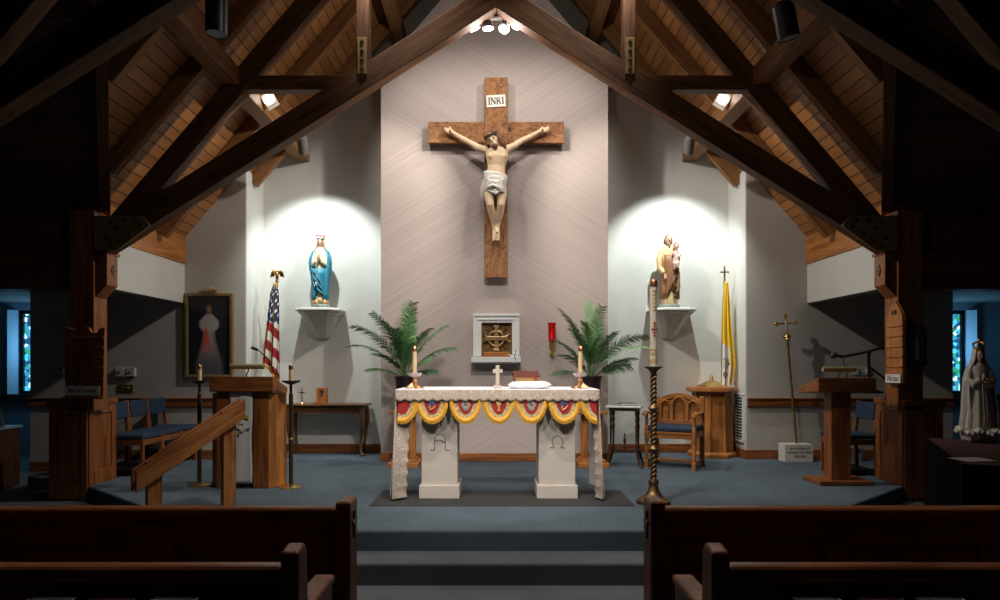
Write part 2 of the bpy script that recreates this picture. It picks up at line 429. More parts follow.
# ------------------------------------------------------------------ roof timbers
def lower_c(x): return 5.452 - .6315 * abs(x)            # centre line of the scissor chord
def top_c(x): return roof_z(x) - .475
def make_truss(y, label):
    t = thing('roof_truss', label, 'roof truss', (0, y, 3.0), group=None)
    off = (0, y, 3.0); tw = wood('truss', 'X')
    a1, a2 = math.atan(.6315), math.atan(SL); v1, v2 = .142, .165
    for sg in (-1, 1):
        lo = [(sg * 4.19, lower_c(4.19) - v1), (0, lower_c(0) - v1), (0, lower_c(0) + v1), (sg * 4.19, lower_c(4.19) + v1)]
        slab('scissor_chord', lo, y - .075, y + .075, -sg * a1, tw, t, off)
        up = [(sg * 4.12, top_c(4.12) - v2), (0, top_c(0) - v2), (0, top_c(0) + v2), (sg * 4.12, top_c(4.12) + v2)]
        slab('top_chord', up, y - .07, y + .07, -sg * a2, tw, t, off)
        x = sg * 1.395
        beam('queen_post', (x, y, lower_c(x) - .02), (x, y, top_c(x) - .08), .13, .13, tw, t, off)
        beam('collar_tie', (sg * 2.62, y, 4.535), (sg * 1.50, y, 4.535), .12, .15, tw, t, off)
        g = MB().prism([(sg * (VX - a) * 6.69 / F, EYE + (VY - b) * 6.69 / F) for a, b in ((95, 216), (144, 216), (151, 226), (117, 251), (95, 251))], 'y', y - .1, y - .076)
        gp = g.build('gusset_plate', mat('plate_bronze', (.24, .16, .06), .5, .3, var=.2), t, off, bevel=.004)
        for bx, bz in ((113, 222), (125, 220), (137, 221), (118, 228), (130, 233), (142, 226), (108, 238), (121, 241), (112, 246)):
            MB().lathe([(.0, 0), (.022, 0), (.018, .012), (0, .014)], (0, 0, 0), 10).build('bolt', IRON, gp)
            o = gp.children[-1]; o.rotation_euler = (PI / 2, 0, 0); o.location = Vector((sg * (VX - bx) * 6.69 / F, y - .1, EYE + (VY - bz) * 6.69 / F)) - Vector(off)
        qp = MB().box2((x - .05, y - .09, lower_c(x) + .04), (x + .05, y - .074, lower_c(x) + .42)).build('post_plate', mat('plate_bronze', (.24, .16, .06)), t, off, bevel=.003)
        for k in range(4):
            MB().lathe([(.0, 0), (.02, 0), (.016, .012), (0, .014)], (0, 0, 0), 10).build('bolt', IRON, qp)
            o = qp.children[-1]; o.rotation_euler = (PI / 2, 0, 0); o.location = Vector((x, y - .09, lower_c(x) + .09 + k * .095)) - Vector(off)
    return t
T1 = make_truss(6.77, 'dark timber scissor roof truss whose peak hangs in front of the crucifix')
T0 = dup(T1, 'nearest dark timber roof truss, only its chords crossing the upper corners', loc=(0, 4.28, 3.0))
def tbeam(nm, p0, p1, w, h, kind, label, cat, group=None):
    o = beam(nm, p0, p1, w, h, wood(kind, 'X')); tag(o, label, cat, group); return o
for sg, sd in ((-1, 'left'), (1, 'right')):
    tbeam('purlin', (sg * 2.78, 2.6, 4.6), (sg * 2.78, YN + .02, 4.6), .19, .19, 'beam', 'long level lower purlin under the %s roof slope, carrying a bright floodlight' % sd, 'purlin')
    tbeam('purlin', (sg * 1.364, 2.6, 6.24), (sg * 1.364, YN + .02, 6.24), .16, .18, 'beam', 'upper purlin near the ridge on the %s, dipping behind the gable of the panelled wall' % sd, 'purlin')
    for y, how in ((4.8, 'nearest the pews'), (5.57, 'second from the pews'), (6.37, 'just in front of the big dark truss'), (7.13, 'close behind the big dark truss'), (7.9, 'between the big dark truss and the flanking wall'), (8.85, 'nearest the niche wall')):
        xe = min(4.1, 4.17 - (6.84 - y) * .588 - .05) if y < 6.84 else (4.12 if y < 8.6 else 3.36)
        o = tbeam('rafter', (sg * xe, y, roof_z(xe) - .142), (sg * .07, y, roof_z(.07) - .142), .085, .17, 'beam', 'sloping rafter under the %s roof boards, %s' % (sd, how), 'rafter')

# ------------------------------------------------------------------ posts beside the sanctuary
def make_post(sg, label):
    L = (sg * 4.42, 6.92, TZ); t = thing('timber_post', label, 'post', L)
    oz = wood('oak', 'Z')
    MB().box2((sg * 4.195, 6.70, 1.1), (sg * 4.46, 6.93, 3.2)).build('shaft', oz, t, L, bevel=.008)
    # bracket block under the truss foot, sloped below, with a carved lozenge
    br = MB().prism([(sg * 4.2, 2.75), (sg * 4.07, 2.75), (sg * 4.07, 2.42), (sg * 4.2, 2.28)], 'y', 6.72, 6.91).build('bracket', oz, t, L, bevel=.006)
    MB().prism([(6.815, 2.64), (6.85, 2.58), (6.815, 2.52), (6.78, 2.58)], 'x', sg * 4.071, sg * 4.062).build('lozenge', wood('dark', 'Z'), br, L)
    MB().box2((sg * 4.055, 6.70, 2.74), (sg * 4.21, 6.93, 2.775)).build('bracket_cap', oz, t, L, bevel=.004)
    pd = MB().box2((sg * 4.27, 6.715, TZ), (sg * 4.67, 7.2, 1.16)).build('pedestal', oz, t, L, bevel=.008)
    MB().box2((sg * 4.245, 6.69, 1.15), (sg * 4.695, 7.225, 1.215)).build('pedestal_cap', wood('oak', 'X'), t, L, bevel=.012)
    fr = MB()
    for a, b in ((4.27, 4.34), (4.60, 4.67)): fr.box2((sg * a, 6.70, TZ + .02), (sg * b, 6.72, 1.15))
    fr.box2((sg * 4.34, 6.70, 1.06), (sg * 4.60, 6.72, 1.15)).box2((sg * 4.34, 6.70, TZ + .02), (sg * 4.60, 6.72, TZ + .18))
    fr.build('front_frame', oz, pd, L, bevel=.006)
    fs = MB()
    for a, b in ((6.72, 6.80), (7.12, 7.2)): fs.box2((sg * 4.272, a, TZ + .02), (sg * 4.255, b, 1.15))
    fs.box2((sg * 4.272, 6.80, 1.06), (sg * 4.255, 7.12, 1.15)).box2((sg * 4.272, 6.80, TZ + .02), (sg * 4.255, 7.12, TZ + .3))
    fs.build('side_frame', oz, pd, L, bevel=.006)
    return t
make_post(-1, 'square oak post on a panelled pedestal beside the blue chairs at left')
make_post(1, 'square oak post on a panelled pedestal at right, dark oval-topped picture on its face')
# ------------------------------------------------------------------ crucifix on the panelled wall
L = Vector((0, 8.27, 4.575))
cr = thing('crucifix', 'large rough wooden crucifix with a pale carved corpus on the panelled wall', 'crucifix', L)
MB().box2((-.148, 8.255, 2.70), (.148, 8.34, 5.28)).build('upright', wood('rustic', 'Z'), cr, L, bevel=.008)
MB().box2((-.876, 8.27, 4.44), (-.148, 8.335, 4.715)).box2((.148, 8.27, 4.44), (.876, 8.335, 4.715)).build('crossbeam', wood('rustic', 'X'), cr, L, bevel=.008)
for z0, z1 in ((4.5, 4.7), (3.0, 3.1)): MB().box2((-.1, 8.335, z0), (.1, YC, z1)).build('wall_mount', IRON, cr, L)
for x, z in ((-.61, 4.625), (.175, 4.63), (-.1, 4.66), (.09, 4.66), (.095, 4.52), (-.09, 4.55), (.18, 4.6), (-.63, 4.6)):
    MB().ell((x, 8.257 if abs(x) < .148 else 8.27, z), (.022 if abs(x) > .12 else .009, .01, .016 if abs(x) > .12 else .009)).build('knot', mat('dark_knot', (.05, .03, .02), .8), cr, L)
# titulus with its letters
ti = MB().box((0, 0, 0), (.245, .012, .155)).build('titulus', mat('ivory_board', (.75, .73, .66), .6, var=.05), cr, bevel=.003)
ti.location = Vector((0, 8.246, 4.97)) - L; ti.rotation_euler = (0, math.radians(-3), 0)
lt = MB()
def stroke(x0, z0, x1, z1, w):
    d = Vector((x1 - x0, 0, z1 - z0)); lt.box(((x0 + x1) / 2, -.0075, (z0 + z1) / 2), (w, .003, d.length), (0, math.atan2(d.x, d.z), 0))
h = .042
def serif(x, z): lt.box((x, -.0075, z), (.024, .003, .006))
for x in (-.088, .088):
    stroke(x, -h, x, h, .014); serif(x, -h); serif(x, h)
stroke(-.058, -h, -.058, h, .008); stroke(-.012, -h, -.012, h, .008); stroke(-.058, h, -.012, -h, .014); serif(-.058, h); serif(-.058, -h); serif(-.012, h)
stroke(.015, -h, .015, h, .014); serif(.015, -h)
stroke(.015, h - .004, .045, h - .004, .008); stroke(.046, h - .004, .05, .006, .010); stroke(.015, .003, .046, .003, .008); stroke(.03, .002, .06, -h, .013)
lt.build('lettering', INK, ti)
# the body: one continuous surface
S = .01289
def cp(px, py, d): return at(px, py, 8.255 - d)
b = MB()
b.tube([cp(495.5, 192, .11), cp(495.5, 184, .11), cp(496, 174, .105), cp(496.5, 166, .10), cp(497, 157, .11), cp(497, 150, .11), cp(496.5, 147, .10)],
       [.108, .128, .118, .114, .146, .136, .06], 16, flat=(1., .62))
b.ell(cp(492.2, 155.5, .165), (.058, .026, .042)).ell(cp(501.8, 155.5, .165), (.058, .026, .042))                 # chest
b.tube([cp(497, 150, .12), cp(494.5, 146, .15), cp(492.5, 141, .17)], [.055, .048, .045], 10)         # neck
for pts in (((487, 150.5), (478, 147.5), (469.5, 142.5), (462, 138.5), (455, 134), (451.5, 131.5)), ((506.5, 149.5), (514, 146), (522, 140.5), (530, 137), (537.5, 132.5), (541.5, 130.5))):
    b.tube([cp(px, py, d) for (px, py), d in zip(pts, (.11, .09, .07, .06, .05, .045))], [.053, .046, .037, .036, .026, .024], 10)
for sgn, tips in ((-1, ((444.5, 127.5), (443.8, 129.5), (445, 131.5), (447, 133.5))), (1, ((548.8, 126.5), (549.6, 128.5), (548.8, 130.6), (546.6, 132.6)))):
    palm = cp(450, 131, .045) if sgn < 0 else cp(542.5, 130.2, .045)
    b.ell(palm, (.045, .02, .036), (0, sgn * -.35, 0))
    for px, py in tips:
        tip = cp(px, py, .05); b.tube([palm, palm.lerp(tip, .55) + Vector((0, -.015, 0)), tip + Vector((0, -.006, 0))], [.013, .011, .009], 6)
    th = cp(450.5 if sgn < 0 else 541.5, 126.5, .06); b.tube([palm, palm.lerp(th, .5) + Vector((sgn * .012, -.01, 0)), th], [.014, .012, .009], 6)
b.tube([cp(490, 188, .12), cp(489.2, 197, .18), cp(490.2, 205, .20), cp(491.6, 212, .15), cp(493.6, 224, .075), cp(494.6, 231, .05)], [.082, .064, .05, .05, .033, .03], 12)
b.tube([cp(501, 188, .12), cp(501.8, 197, .17), cp(501, 205, .19), cp(500.2, 212, .14), cp(498.4, 223, .085), cp(497.2, 230, .07)], [.082, .064, .05, .05, .033, .03], 12)
b.tube([cp(495, 229, .05), cp(494.6, 235, .075), cp(494, 240, .085)], [.034, .034, .022], 8)
b.tube([cp(497, 228, .075), cp(497.4, 234, .10), cp(498.2, 239.5, .105)], [.034, .034, .022], 8)
for k in range(5): b.ell(cp(492.6 + k * .55, 240.6 - .15 * k, .09), .011); b.ell(cp(497. + k * .6, 240.2, .11), .011)
# head bowed to the left of the picture
hc = cp(492.2, 139.6, .18)
HR = Euler((.36, -.42, -.22)).to_matrix()
def hp(x, y, z): return hc + HR @ Vector((x, y, z))
b.ell(hc, (.064, .080, .092), (.36, -.42, -.22)).ell(hp(0, -.03, -.055), (.05, .055, .055), (.36, -.42, -.22))
b.tube([hp(0, -.085, .02), hp(0, -.106, -.018)], [.012, .017], 8)
b.tube([hp(-.04, -.078, .03), hp(.04, -.078, .03)], .013, 6).tube([hp(-.022, -.083, -.047), hp(.022, -.083, -.047)], .009, 6)
for s in (-1, 1): b.ell(hp(s * .07, 0, 0), (.014, .025, .033))
corpus = b.fuse('corpus', SKIN, cr, L, .0085, 2)
hb = MB().ell(hp(0, .028, .022), (.074, .080, .086), (.36, -.42, -.22))
hb.tube([hp(.07, .01, .04), hp(.092, .005, -.03), hp(.098, -.005, -.10), hp(.108, -.01, -.165)], [.032, .038, .036, .018], 8)
hb.tube([hp(-.066, .02, .02), hp(-.074, .03, -.04), hp(-.07, .04, -.09)], [.024, .026, .016], 8)
hb.ell(hp(0, -.060, -.085), (.034, .03, .038), (.36, -.42, -.22))
hb.fuse('hair', HAIR, corpus, L, .009, 1)
crown = MB()
for q in range(3):
    crown.tube([hp(math.cos(a) * .08, .005 + math.sin(a) * .09, .055 + .012 * math.sin(3 * a + q * 2.1)) for a in [2 * PI * k / 22 for k in range(23)]], .011, 6)
for k in range(16):
    a = k * 2.4; p = hp(math.cos(a) * .082, .005 + math.sin(a) * .092, .055); crown.tube([p, p + HR @ Vector((math.cos(a) * .028, math.sin(a) * .028, .02 * (-1) ** k))], [.005, .001], 5)
crown.build('crown_of_thorns', mat('thorns', (.07, .04, .02), .8), corpus, L)
for s in (-1, 1): MB().ell(hp(s * .028, -.082, .012), (.012, .006, .005)).build('eye', HAIR, corpus, L)
for p_ in (cp(490.3, 158.3, .165), cp(450, 131, .068), cp(542.5, 130.2, .068), cp(497.3, 232.5, .128)):
    MB().ell(p_, (.012, .012, .016)).build('wound', mat('paint_dark_red', (.20, .03, .02), .5), corpus, L)
# loincloth with swags and a hanging knot at the left
lc = MB()
rings = []
for i in range(13):
    t = i / 12; z = 174 + t * 18; rx = .150 - .022 * t; ry = .105 + .05 * t
    rings.append([cp(495.7 - .6 * t, z, .115 + .03 * t) + Vector((math.cos(a) * rx, math.sin(a) * ry * (1 + .07 * math.sin(i * 1.9 + 3.2 * math.cos(a))), -.030 * math.cos(a) * (1 - t) - .028 * math.sin(2.4 * a + .7) * t)) for a in [2 * PI * k / 48 for k in range(48)]])
lc.loft(rings, False)
for k in range(5):
    lc.tube([cp(485.2 + k * .4, 176 + k * 1.8, .14), cp(488.6, 180.2 + k * 2.6, .235), cp(495.5, 183.2 + k * 2.5, .27), cp(502.4, 180.5 + k * 2.1, .235), cp(506, 176 + k * 1.6, .14)], [.008, .014, .017, .014, .008], 8)
lc.tube([cp(484.8, 180, .12), cp(483.2, 187, .1), cp(482.6, 194, .08), cp(483.4, 200, .05)], [.02, .032, .034, .018], 8)
lc.build('loincloth', mat('loincloth_white', (.86, .83, .75), .7, var=.05), corpus, L, smooth=True, solid=.008)

# ------------------------------------------------------------------ tabernacle in its frame
L = Vector((0, YC - .06, 2.0)); s = 8.34 / F
tb = thing('tabernacle', 'bronze tabernacle with a ringed cross, set in a white frame above the altar', 'tabernacle', L)
def wx(px): return (px - VX) * s
def wz(py): return EYE + (VY - py) * s
y0, y1 = YC - .11, YC - .002
fr = MB()
fr.box2((wx(473), y0, wz(356.5)), (wx(481.5), y1, wz(314))).box2((wx(512), y0, wz(356.5)), (wx(519.5), y1, wz(314)))
fr.box2((wx(481.5), y0, wz(323)), (wx(512), y1, wz(314)))
fr.build('frame', WHITE, tb, L, bevel=.006)
MB().box2((wx(474), y0 - .015, wz(316.5)), (wx(518.5), y0 + .01, wz(314))).box2((wx(477), y0 - .012, wz(320.3)), (wx(515), y0 + .01, wz(319))).build('moulding', WHITE, tb, L, bevel=.004)
MB().box2((wx(471.5), y0 - .09, wz(362.5)), (wx(520.5), y1, wz(357))).box2((wx(473), y0 - .05, wz(364)), (wx(519), y1, wz(362.5))).build('shelf', WHITE, tb, L, bevel=.005)
dr = MB().box2((wx(481.5), YC - .05, wz(356.5)), (wx(512), y1, wz(323)))
for k in range(12):                                        # rays radiating from the middle
    a = k * PI / 6 + PI / 12; c = Vector((wx(496.3), YC - .05, wz(338.5)))
    dr.tube([c + Vector((math.cos(a) * .05, 0, math.sin(a) * .05)), c + Vector((math.cos(a) * .185, 0, math.sin(a) * .185))], [.006, .022], 5)
door = dr.build('door', BRONZE, tb, L)
cc = MB(); c = Vector((wx(496.3), YC - .085, wz(338.5)))
cc.box(c, (.055, .03, .30)).box(c, (.27, .032, .055))
for sx, sz in ((0, .15), (0, -.15)): cc.box(c + Vector((sx, 0, sz)), (.075, .034, .03))
for sx in (-.135, .135): cc.box(c + Vector((sx, 0, 0)), (.03, .034, .075))
cc.tube([c + Vector((math.cos(a) * .098, -.002, math.sin(a) * .098)) for a in [2 * PI * k / 32 for k in range(33)]], .015, 8)
cc.build('ringed_cross', mat('bright_bronze', (.62, .42, .2), .35, 1., var=.2), door, L, bevel=.004)
MB().box2((wx(484), y0 - .04, wz(356.9)), (wx(509.5), YC - .055, wz(352))).build('threshold', wood('honey', 'X'), tb, L, bevel=.004)
L = Vector((wx(514), y0 - .035, wz(357)))
cl = thing('folded_cloth', 'small folded white cloth with a dark ribbon on the right end of the tabernacle shelf', 'cloth', L)
MB().box((0, 0, .008), (.10, .07, .015)).box((-.03, -.01, .02), (.09, .05, .012), (0, .1, .15)).ell((.015, .0, .035), (.03, .025, .025)).build('linen', LINEN, cl, bevel=.005)
MB().tube([(.02, 0, .085), (.018, -.02, .05), (.0, -.045, .02), (.012, -.056, -.02), (.01, -.058, -.04)], .005, 6).build('ribbon', BLACKP, cl)

# sanctuary lamp
L = Vector((wx(551.5), YC - .12, wz(342)))
sl = thing('sanctuary_lamp', 'red glass sanctuary lamp on an ornate brass wall bracket', 'lamp', L)
MB().lathe([(.0, 0), (.038, 0), (.046, .03), (.049, .22), (.058, .235), (.058, .245), (.053, .245), (.044, .22), (.038, .02), (0, .015)], (0, 0, .0), 24).build('red_glass', REDGLASS, sl, smooth=True)
MB().lathe([(0, 0), (.018, .02), (.02, .05), (.008, .085), (0, .1)], (0, 0, .045), 12).build('flame', FLAME, sl, smooth=True)
bk = MB().lathe([(0, -.03), (.03, -.022), (.044, -.004), (.044, .0), (0, .0)], (0, 0, 0), 20)
bk.tube([(0, 0, -.02), (0, -.01, -.07), (.015, .0, -.10), (-.008, .03, -.13), (0, .09, -.14), (0, .118, -.10)], [.012, .014, .016, .014, .012, .02], 8)
bk.tube([(0, .0, -.06), (.022, -.01, -.09), (.01, -.01, -.13), (-.02, 0, -.15), (0, .02, -.18)], .008, 8).box((0, .11, -.1), (.05, .02, .16))
bk.build('bracket', BRASS, sl, smooth=True)

# ------------------------------------------------------------------ altar
L = Vector((.015, 6.25, PZ + .008)); AZ = 1.355
al = thing('altar', 'cream altar table on two panelled pedestals carved with alpha and omega signs', 'altar', L)
MB().box2((-.87, 5.97, AZ - .09), (.90, 6.56, AZ - .004)).build('table_top', CREAMP, al, L, bevel=.006)
for x0, x1, nm in ((-.70, -.362, 'A'), (.40, .745, 'O')):
    p = MB().box2((x0, 6.03, PZ + .13), (x1, 6.37, AZ - .09)).build('pedestal', CREAMP, al, L, bevel=.006)
    MB().box2((x0 - .02, 6.0, PZ + .009), (x1 + .02, 6.40, PZ + .135)).build('plinth', CREAMP, p, L, bevel=.006)
    cxp = (x0 + x1) / 2 + .005; zc = EYE - (442 - 365) * 6.03 / F
    t = MB(); r = .052
    arc = [Vector((cxp + math.cos(a) * r * .95, 6.027, zc + math.sin(a) * r * 1.2)) for a in [(-.28 + 1.56 * k / 16) * PI for k in range(17)]]
    if nm == 'A':
        arc = [Vector((cxp + math.cos(a) * r * .95, 6.027, zc + .02 + math.sin(a) * r * 1.1)) for a in [PI * k / 14 for k in range(15)]]
        arc = [Vector((cxp + r * .98, 6.027, zc - .07))] + arc + [Vector((cxp - r * .98, 6.027, zc - .07))]
    t.tube(arc, .005, 6)
    t.tube([arc[0], arc[0] + Vector((.035, 0, -.004))], .005, 6).tube([arc[-1], arc[-1] + Vector((-.035, 0, -.004))], .005, 6)
    if nm == 'A': t.tube([(cxp - r * .9, 6.027, zc + .01), (cxp, 6.027, zc + .022), (cxp + r * .95, 6.027, zc - .004)], .005, 6)
    t.build('carved_letter', mat('carving_grey', (.22, .19, .165), .7), p, L)
# altar linen with lace edges falling to the floor at both ends
L = Vector((.015, 6.2, AZ))
ac = thing('altar_cloth', 'white lace-edged cloth over the altar, falling to the floor at both ends', 'altar cloth', L)
yf, yb, xl, xr = 5.885, 6.58, -.915, .94
MB().box2((xl, yf - .03, AZ - .003), (xr, yb, AZ + .003)).build('linen_top', LINEN, ac, L, bevel=.002)
def scal(u, n, d): return -d * abs(math.sin(u * PI * n))
MB().grid(lambda u, v: Vector((xl - .003 + u * (xr - xl + .006), yf - .026 + .002 * math.sin(u * 46) * v, AZ + .003 - v * (.092 - scal(u, 22, .02)))), 220, 5).build('lace_front', LACE, ac, L, smooth=True, solid=.003)
for sg, xe in ((-1, xl), (1, xr)):
    def drop(u, v, sg=sg, xe=xe):                         # u from front to back, v downwards
        y = yf + .02 + u * .66
        flare = sg * (.035 * v + .025 * math.sin(u * 9 + v * 1.5) * v)
        z = AZ + .002 - v * (AZ - PZ - .022)
        return Vector((xe + flare, y, z))
    MB().grid(drop, 24, 24).build('side_drop', LINEN, ac, L, smooth=True, solid=.004)
    # the lace panel of the drop, hanging forward of it
    def lacef(u, v, sg=sg, xe=xe):
        w = (.145 if sg < 0 else .065) * (1.0 - .12 * v)
        x = xe - sg * .004 + sg * .03 * v - sg * u * (w - .012 * abs(math.sin(v * PI * 9)))
        return Vector((x + sg * .012, yf - .012 + u * .10 + .012 * math.sin(v * 7), AZ + .001 - v * (AZ - PZ - .026)))
    MB().grid(lacef, 8, 120).build('lace_drop', LACE, ac, L, smooth=True, solid=.003)
# festive frontal: seven hanging scallops
L = Vector((.015, 5.9, 1.15))
fl = thing('altar_frontal', 'red and gold scalloped frontal with fringe hanging along the altar front', 'altar frontal', L)
MB().box2((xl + .01, yf + .006, 1.245), (xr - .01, yf + .016, AZ - .004)).build('backing', BROCADE, fl, L)
s2 = 5.885 / F
def ex(px): return (px - VX) * s2
zt = EYE - (399 - 365) * s2
BLUEP = mat('emblem_blue', (.05, .08, .22), .6, var=.3, vs=60); GREYP = mat('emblem_grey', (.27, .27, .24), .6, var=.3, vs=60); GOLDP = mat('emblem_gold', (.62, .45, .16), .5, .2)
cent = [402.5, 432.3, 465.7, 498.9, 531.4, 564.5, 597]
for i, pc in enumerate(cent):
    c = ex(pc); hw_, hh = .150, .225
    def clampx(x): return min(max(x, xl + .012), xr - .012)
    def half(rx, rz, yy, n=28, top=zt):
        pts = [Vector((clampx(c + math.cos(a) * rx), yy, top + math.sin(a) * rz)) for a in [PI + PI * k / n for k in range(n + 1)]]
        return pts
    def plate(rx, rz, yy, th, top=zt):
        b = MB(); a = half(rx, rz, yy, top=top)
        return b.prism([(p.x, p.z) for p in a], 'y', yy, yy + th)
    sc = plate(hw_ - .012, hh - .028, yf - .002, .008).build('scallop', BROCADE, fl, L)
    fb = MB()
    o_, i_ = half(hw_, hh, yf - .008), half(hw_ - .036, hh - .052, yf - .008)
    m_ = half(hw_ - .018, hh - .026, yf - .018)
    for k in range(len(o_) - 1):
        jag = Vector((0, 0, -.006 * (k % 2)))
        fb.quad(o_[k] + jag, o_[k + 1] + jag, m_[k + 1], m_[k]); fb.quad(m_[k], m_[k + 1], i_[k + 1], i_[k])
    fb.build('fringe', FRINGE, sc, L, solid=.006)
    if True:
        me_ = plate(.076, .148, yf - .008, .007, top=zt + .012).build('medallion', RED, sc, L)
        if 0 < i < 6:
            e = MB(); zc = zt - .055; yy = yf - .013
            if i == 3:
                e.prism([(c - .026, zc + .035), (c + .026, zc + .035), (c + .02, zc + .005), (c + .006, zc - .008), (c + .005, zc - .04), (c + .024, zc - .05), (c - .024, zc - .05), (c - .005, zc - .04), (c - .006, zc - .008), (c - .02, zc + .005)], 'y', yy, yy + .005)
                e.build('chalice_emblem', GOLDP, sc, L)
            elif i in (2, 4):
                for q in range(6):
                    a = q * PI / 3; e.ell((c + math.cos(a) * .026, yy + .002, zc - .002 + math.sin(a) * .024), (.017, .004, .017))
                e.box((c, yy + .002, zc - .035), (.04, .004, .03)).build('shell_emblem', GREYP, sc, L)
            else:
                for q in range(7):
                    e.ell((c + (-.02 + .02 * (q % 3)), yy + .002, zc + .03 - .018 * (q // 3)), (.013, .004, .012))
                e.build('grape_emblem', BLUEP, sc, L)
                g2 = MB().tube([(c + .03, yy, zc - .0), (c + .01, yy, zc - .03), (c - .02, yy, zc - .045)], .006, 6).tube([(c - .02, yy, zc - .005), (c - .025, yy, zc - .03)], .006, 6)
                g2.build('leaf_emblem', GOLDP, sc, L)
MB().box2((-1.13, 5.72, PZ), (1.24, 6.42, PZ + .008)).build('altar_rug', carpet_mat('rug_grey', (.055, .055, .055)), None, bevel=.003)
tag(bpy.data.objects['altar_rug'], 'flat dark grey rug under the altar on the blue carpet', 'rug')

# on the altar
def altar_candle(px, label):
    L = (ex(px) * 6.12 / 5.885, 6.12, AZ + .003)
    t = thing('altar_candlestick', label, 'candlestick', L, group='candlesticks on the altar')
    MB().lathe([(0, 0), (.092, 0), (.092, .008), (.06, .03), (.025, .06), (.017, .07), (.022, .085), (.014, .10), (.018, .12), (.03, .135), (.02, .145), (.02, .16), (0, .16)], seg=8).build('stem', COPPER, t, smooth=20)
    MB().lathe([(.02, .108), (.048, .112), (.070, .138), (.073, .148), (.066, .146), (.045, .122), (.02, .118)], seg=28).build('drip_bowl', GLASS, t, smooth=True)
    MB().lathe([(0, .15), (.0205, .15), (.0205, .37), (0, .37)], seg=16).build('candle', WAX, t, smooth=True)
    MB().lathe([(.0215, .352), (.0215, .392), (.012, .404), (.006, .404), (.006, .40), (0, .40)], seg=16).build('follower', mat('copper', (.62, .26, .12), .3, 1.), t, smooth=True)
altar_candle(414.7, 'brass candlestick with cream candle on the left end of the altar')
altar_candle(580.3, 'brass candlestick with cream candle on the right end of the altar')
L = (ex(497.6), 5.97, AZ + .003)
t = thing('standing_cross', 'small plain stone-coloured cross standing at the middle of the altar', 'cross', L)
SANDC = mat('sandstone', (.50, .41, .34), .7, var=.06, vs=30)
MB().box((0, 0, .125), (.036, .022, .19)).box((0, 0, .165), (.092, .0215, .034)).build('cross', SANDC, t, bevel=.003)
MB().box((0, 0, .016), (.076, .07, .032)).build('base', SANDC, t, bevel=.003)
L = Vector((ex(530), 6.12, AZ + .003))
t = thing('cushion', 'flat white cushion under the book on the altar', 'cushion', L)
b = MB()
def cush(u, v):
    x = (u - .5) * 2; y = (v - .5) * 2
    return Vector((x * .19 * (1 + .06 * abs(x * y)), y * .15, 0)), (1 - x ** 4) * (1 - y ** 4)
N = 16; rr = []
for sgn in (1, -1):
    b.grid(lambda u, v: (lambda p, k: p + Vector((.01 * (sgn > 0), 0, .036 + sgn * .036 * k ** .5)))(*cush(u, v)), N, N)
bmesh.ops.remove_doubles(b.bm, verts=b.bm.verts, dist=.0005)
b.build('cushion_cover', LINEN, t, smooth=True)
L = Vector((ex(527.5), 6.13, AZ + .078))
t = thing('altar_book', 'thick brown missal with gilt page edges lying on the white cushion', 'book', L)
bt = (math.radians(16), 0, .08)
def tilt(b): 
    bmesh.ops.rotate(b.bm, verts=b.bm.verts, matrix=Euler(bt).to_matrix(), cent=(0, 0, 0)); return b
tilt(MB().box((0, 0, .064), (.245, .19, .008)).box((0, 0, .012), (.245, .19, .008)).box((0, .094, .038), (.245, .008, .055))).build('cover', mat('brown_leather', (.10, .022, .013), .5), t, bevel=.002)
tilt(MB().box((0, -.002, .038), (.225, .178, .046))).build('pages', mat('gilt_pages', (.42, .24, .08), .5, .3, var=.2, vs=60), t)
tilt(MB().box((.07, -.097, .04), (.012, .004, .05)).box((.085, -.097, .035), (.008, .004, .06))).build('ribbon', RED, t)
# ------------------------------------------------------------------ statues on their wall brackets
def ring(z, rx, ry, cx=0., cy=0., n=48, folds=0, amp=0., ph=0.):
    out = []
    for k in range(n):
        a = 2 * PI * k / n; f = 1 + amp * (math.sin(folds * a + ph) + .5 * math.sin((folds * 2 + 1) * a + ph * 1.7)) if folds else 1
        out.append(Vector((cx + math.cos(a) * rx * f, cy + math.sin(a) * ry * f, z)))
    return out
def drape(prof, n=48, folds=9, gap=None):
    """open or closed hanging cloth; prof rows (z, rx, ry, cx, cy, amp); gap(z) half angle left open at the front"""
    b = MB(); R = []
    for i, (z, rx, ry, cx_, cy_, amp) in enumerate(prof):
        R.append([b.bm.verts.new(p) for p in ring(z, rx, ry, cx_, cy_, n, folds, amp * 1.8, i * .3)])
    for i in range(len(R) - 1):
        for k in range(n):
            a = (2 * PI * (k + .5) / n + PI / 2) % (2 * PI); a = min(a, 2 * PI - a)          # angle away from the front
            if gap and a < gap((prof[i][0] + prof[i + 1][0]) / 2): continue
            j = (k + 1) % n; b.bm.faces.new((R[i][k], R[i][j], R[i + 1][j], R[i + 1][k]))
    return b
def head_shape(b, c, s, turn=(0, 0, 0), ears=True):
    """adds a head of scale s (1 = .145 high) to builder b; returns a function from head space to space"""
    M = Euler(turn).to_matrix(); c = Vector(c)
    def h(x, y, z): return c + M @ (Vector((x, y, z)) * s)
    b.ell(c, (.05 * s, .06 * s, .068 * s), turn).ell(h(0, -.018, -.036), (.034 * s, .038 * s, .04 * s), turn)
    b.tube([h(0, -.056, .012), h(0, -.07, -.012)], [.008 * s, .012 * s], 6)
    b.tube([h(-.024, -.052, .018), h(.024, -.052, .018)], .008 * s, 6).tube([h(-.014, -.054, -.034), h(.014, -.054, -.034)], .006 * s, 6)
    if ears:
        for q in (-1, 1): b.ell(h(q * .049, 0, 0), (.01 * s, .017 * s, .022 * s))
    return h
def eyes(h, s, parent):
    for q in (-1, 1): MB().ell(h(q * .019, -.056, .006), (.008 * s, .005 * s, .0045 * s)).build('eye', HAIR, parent)
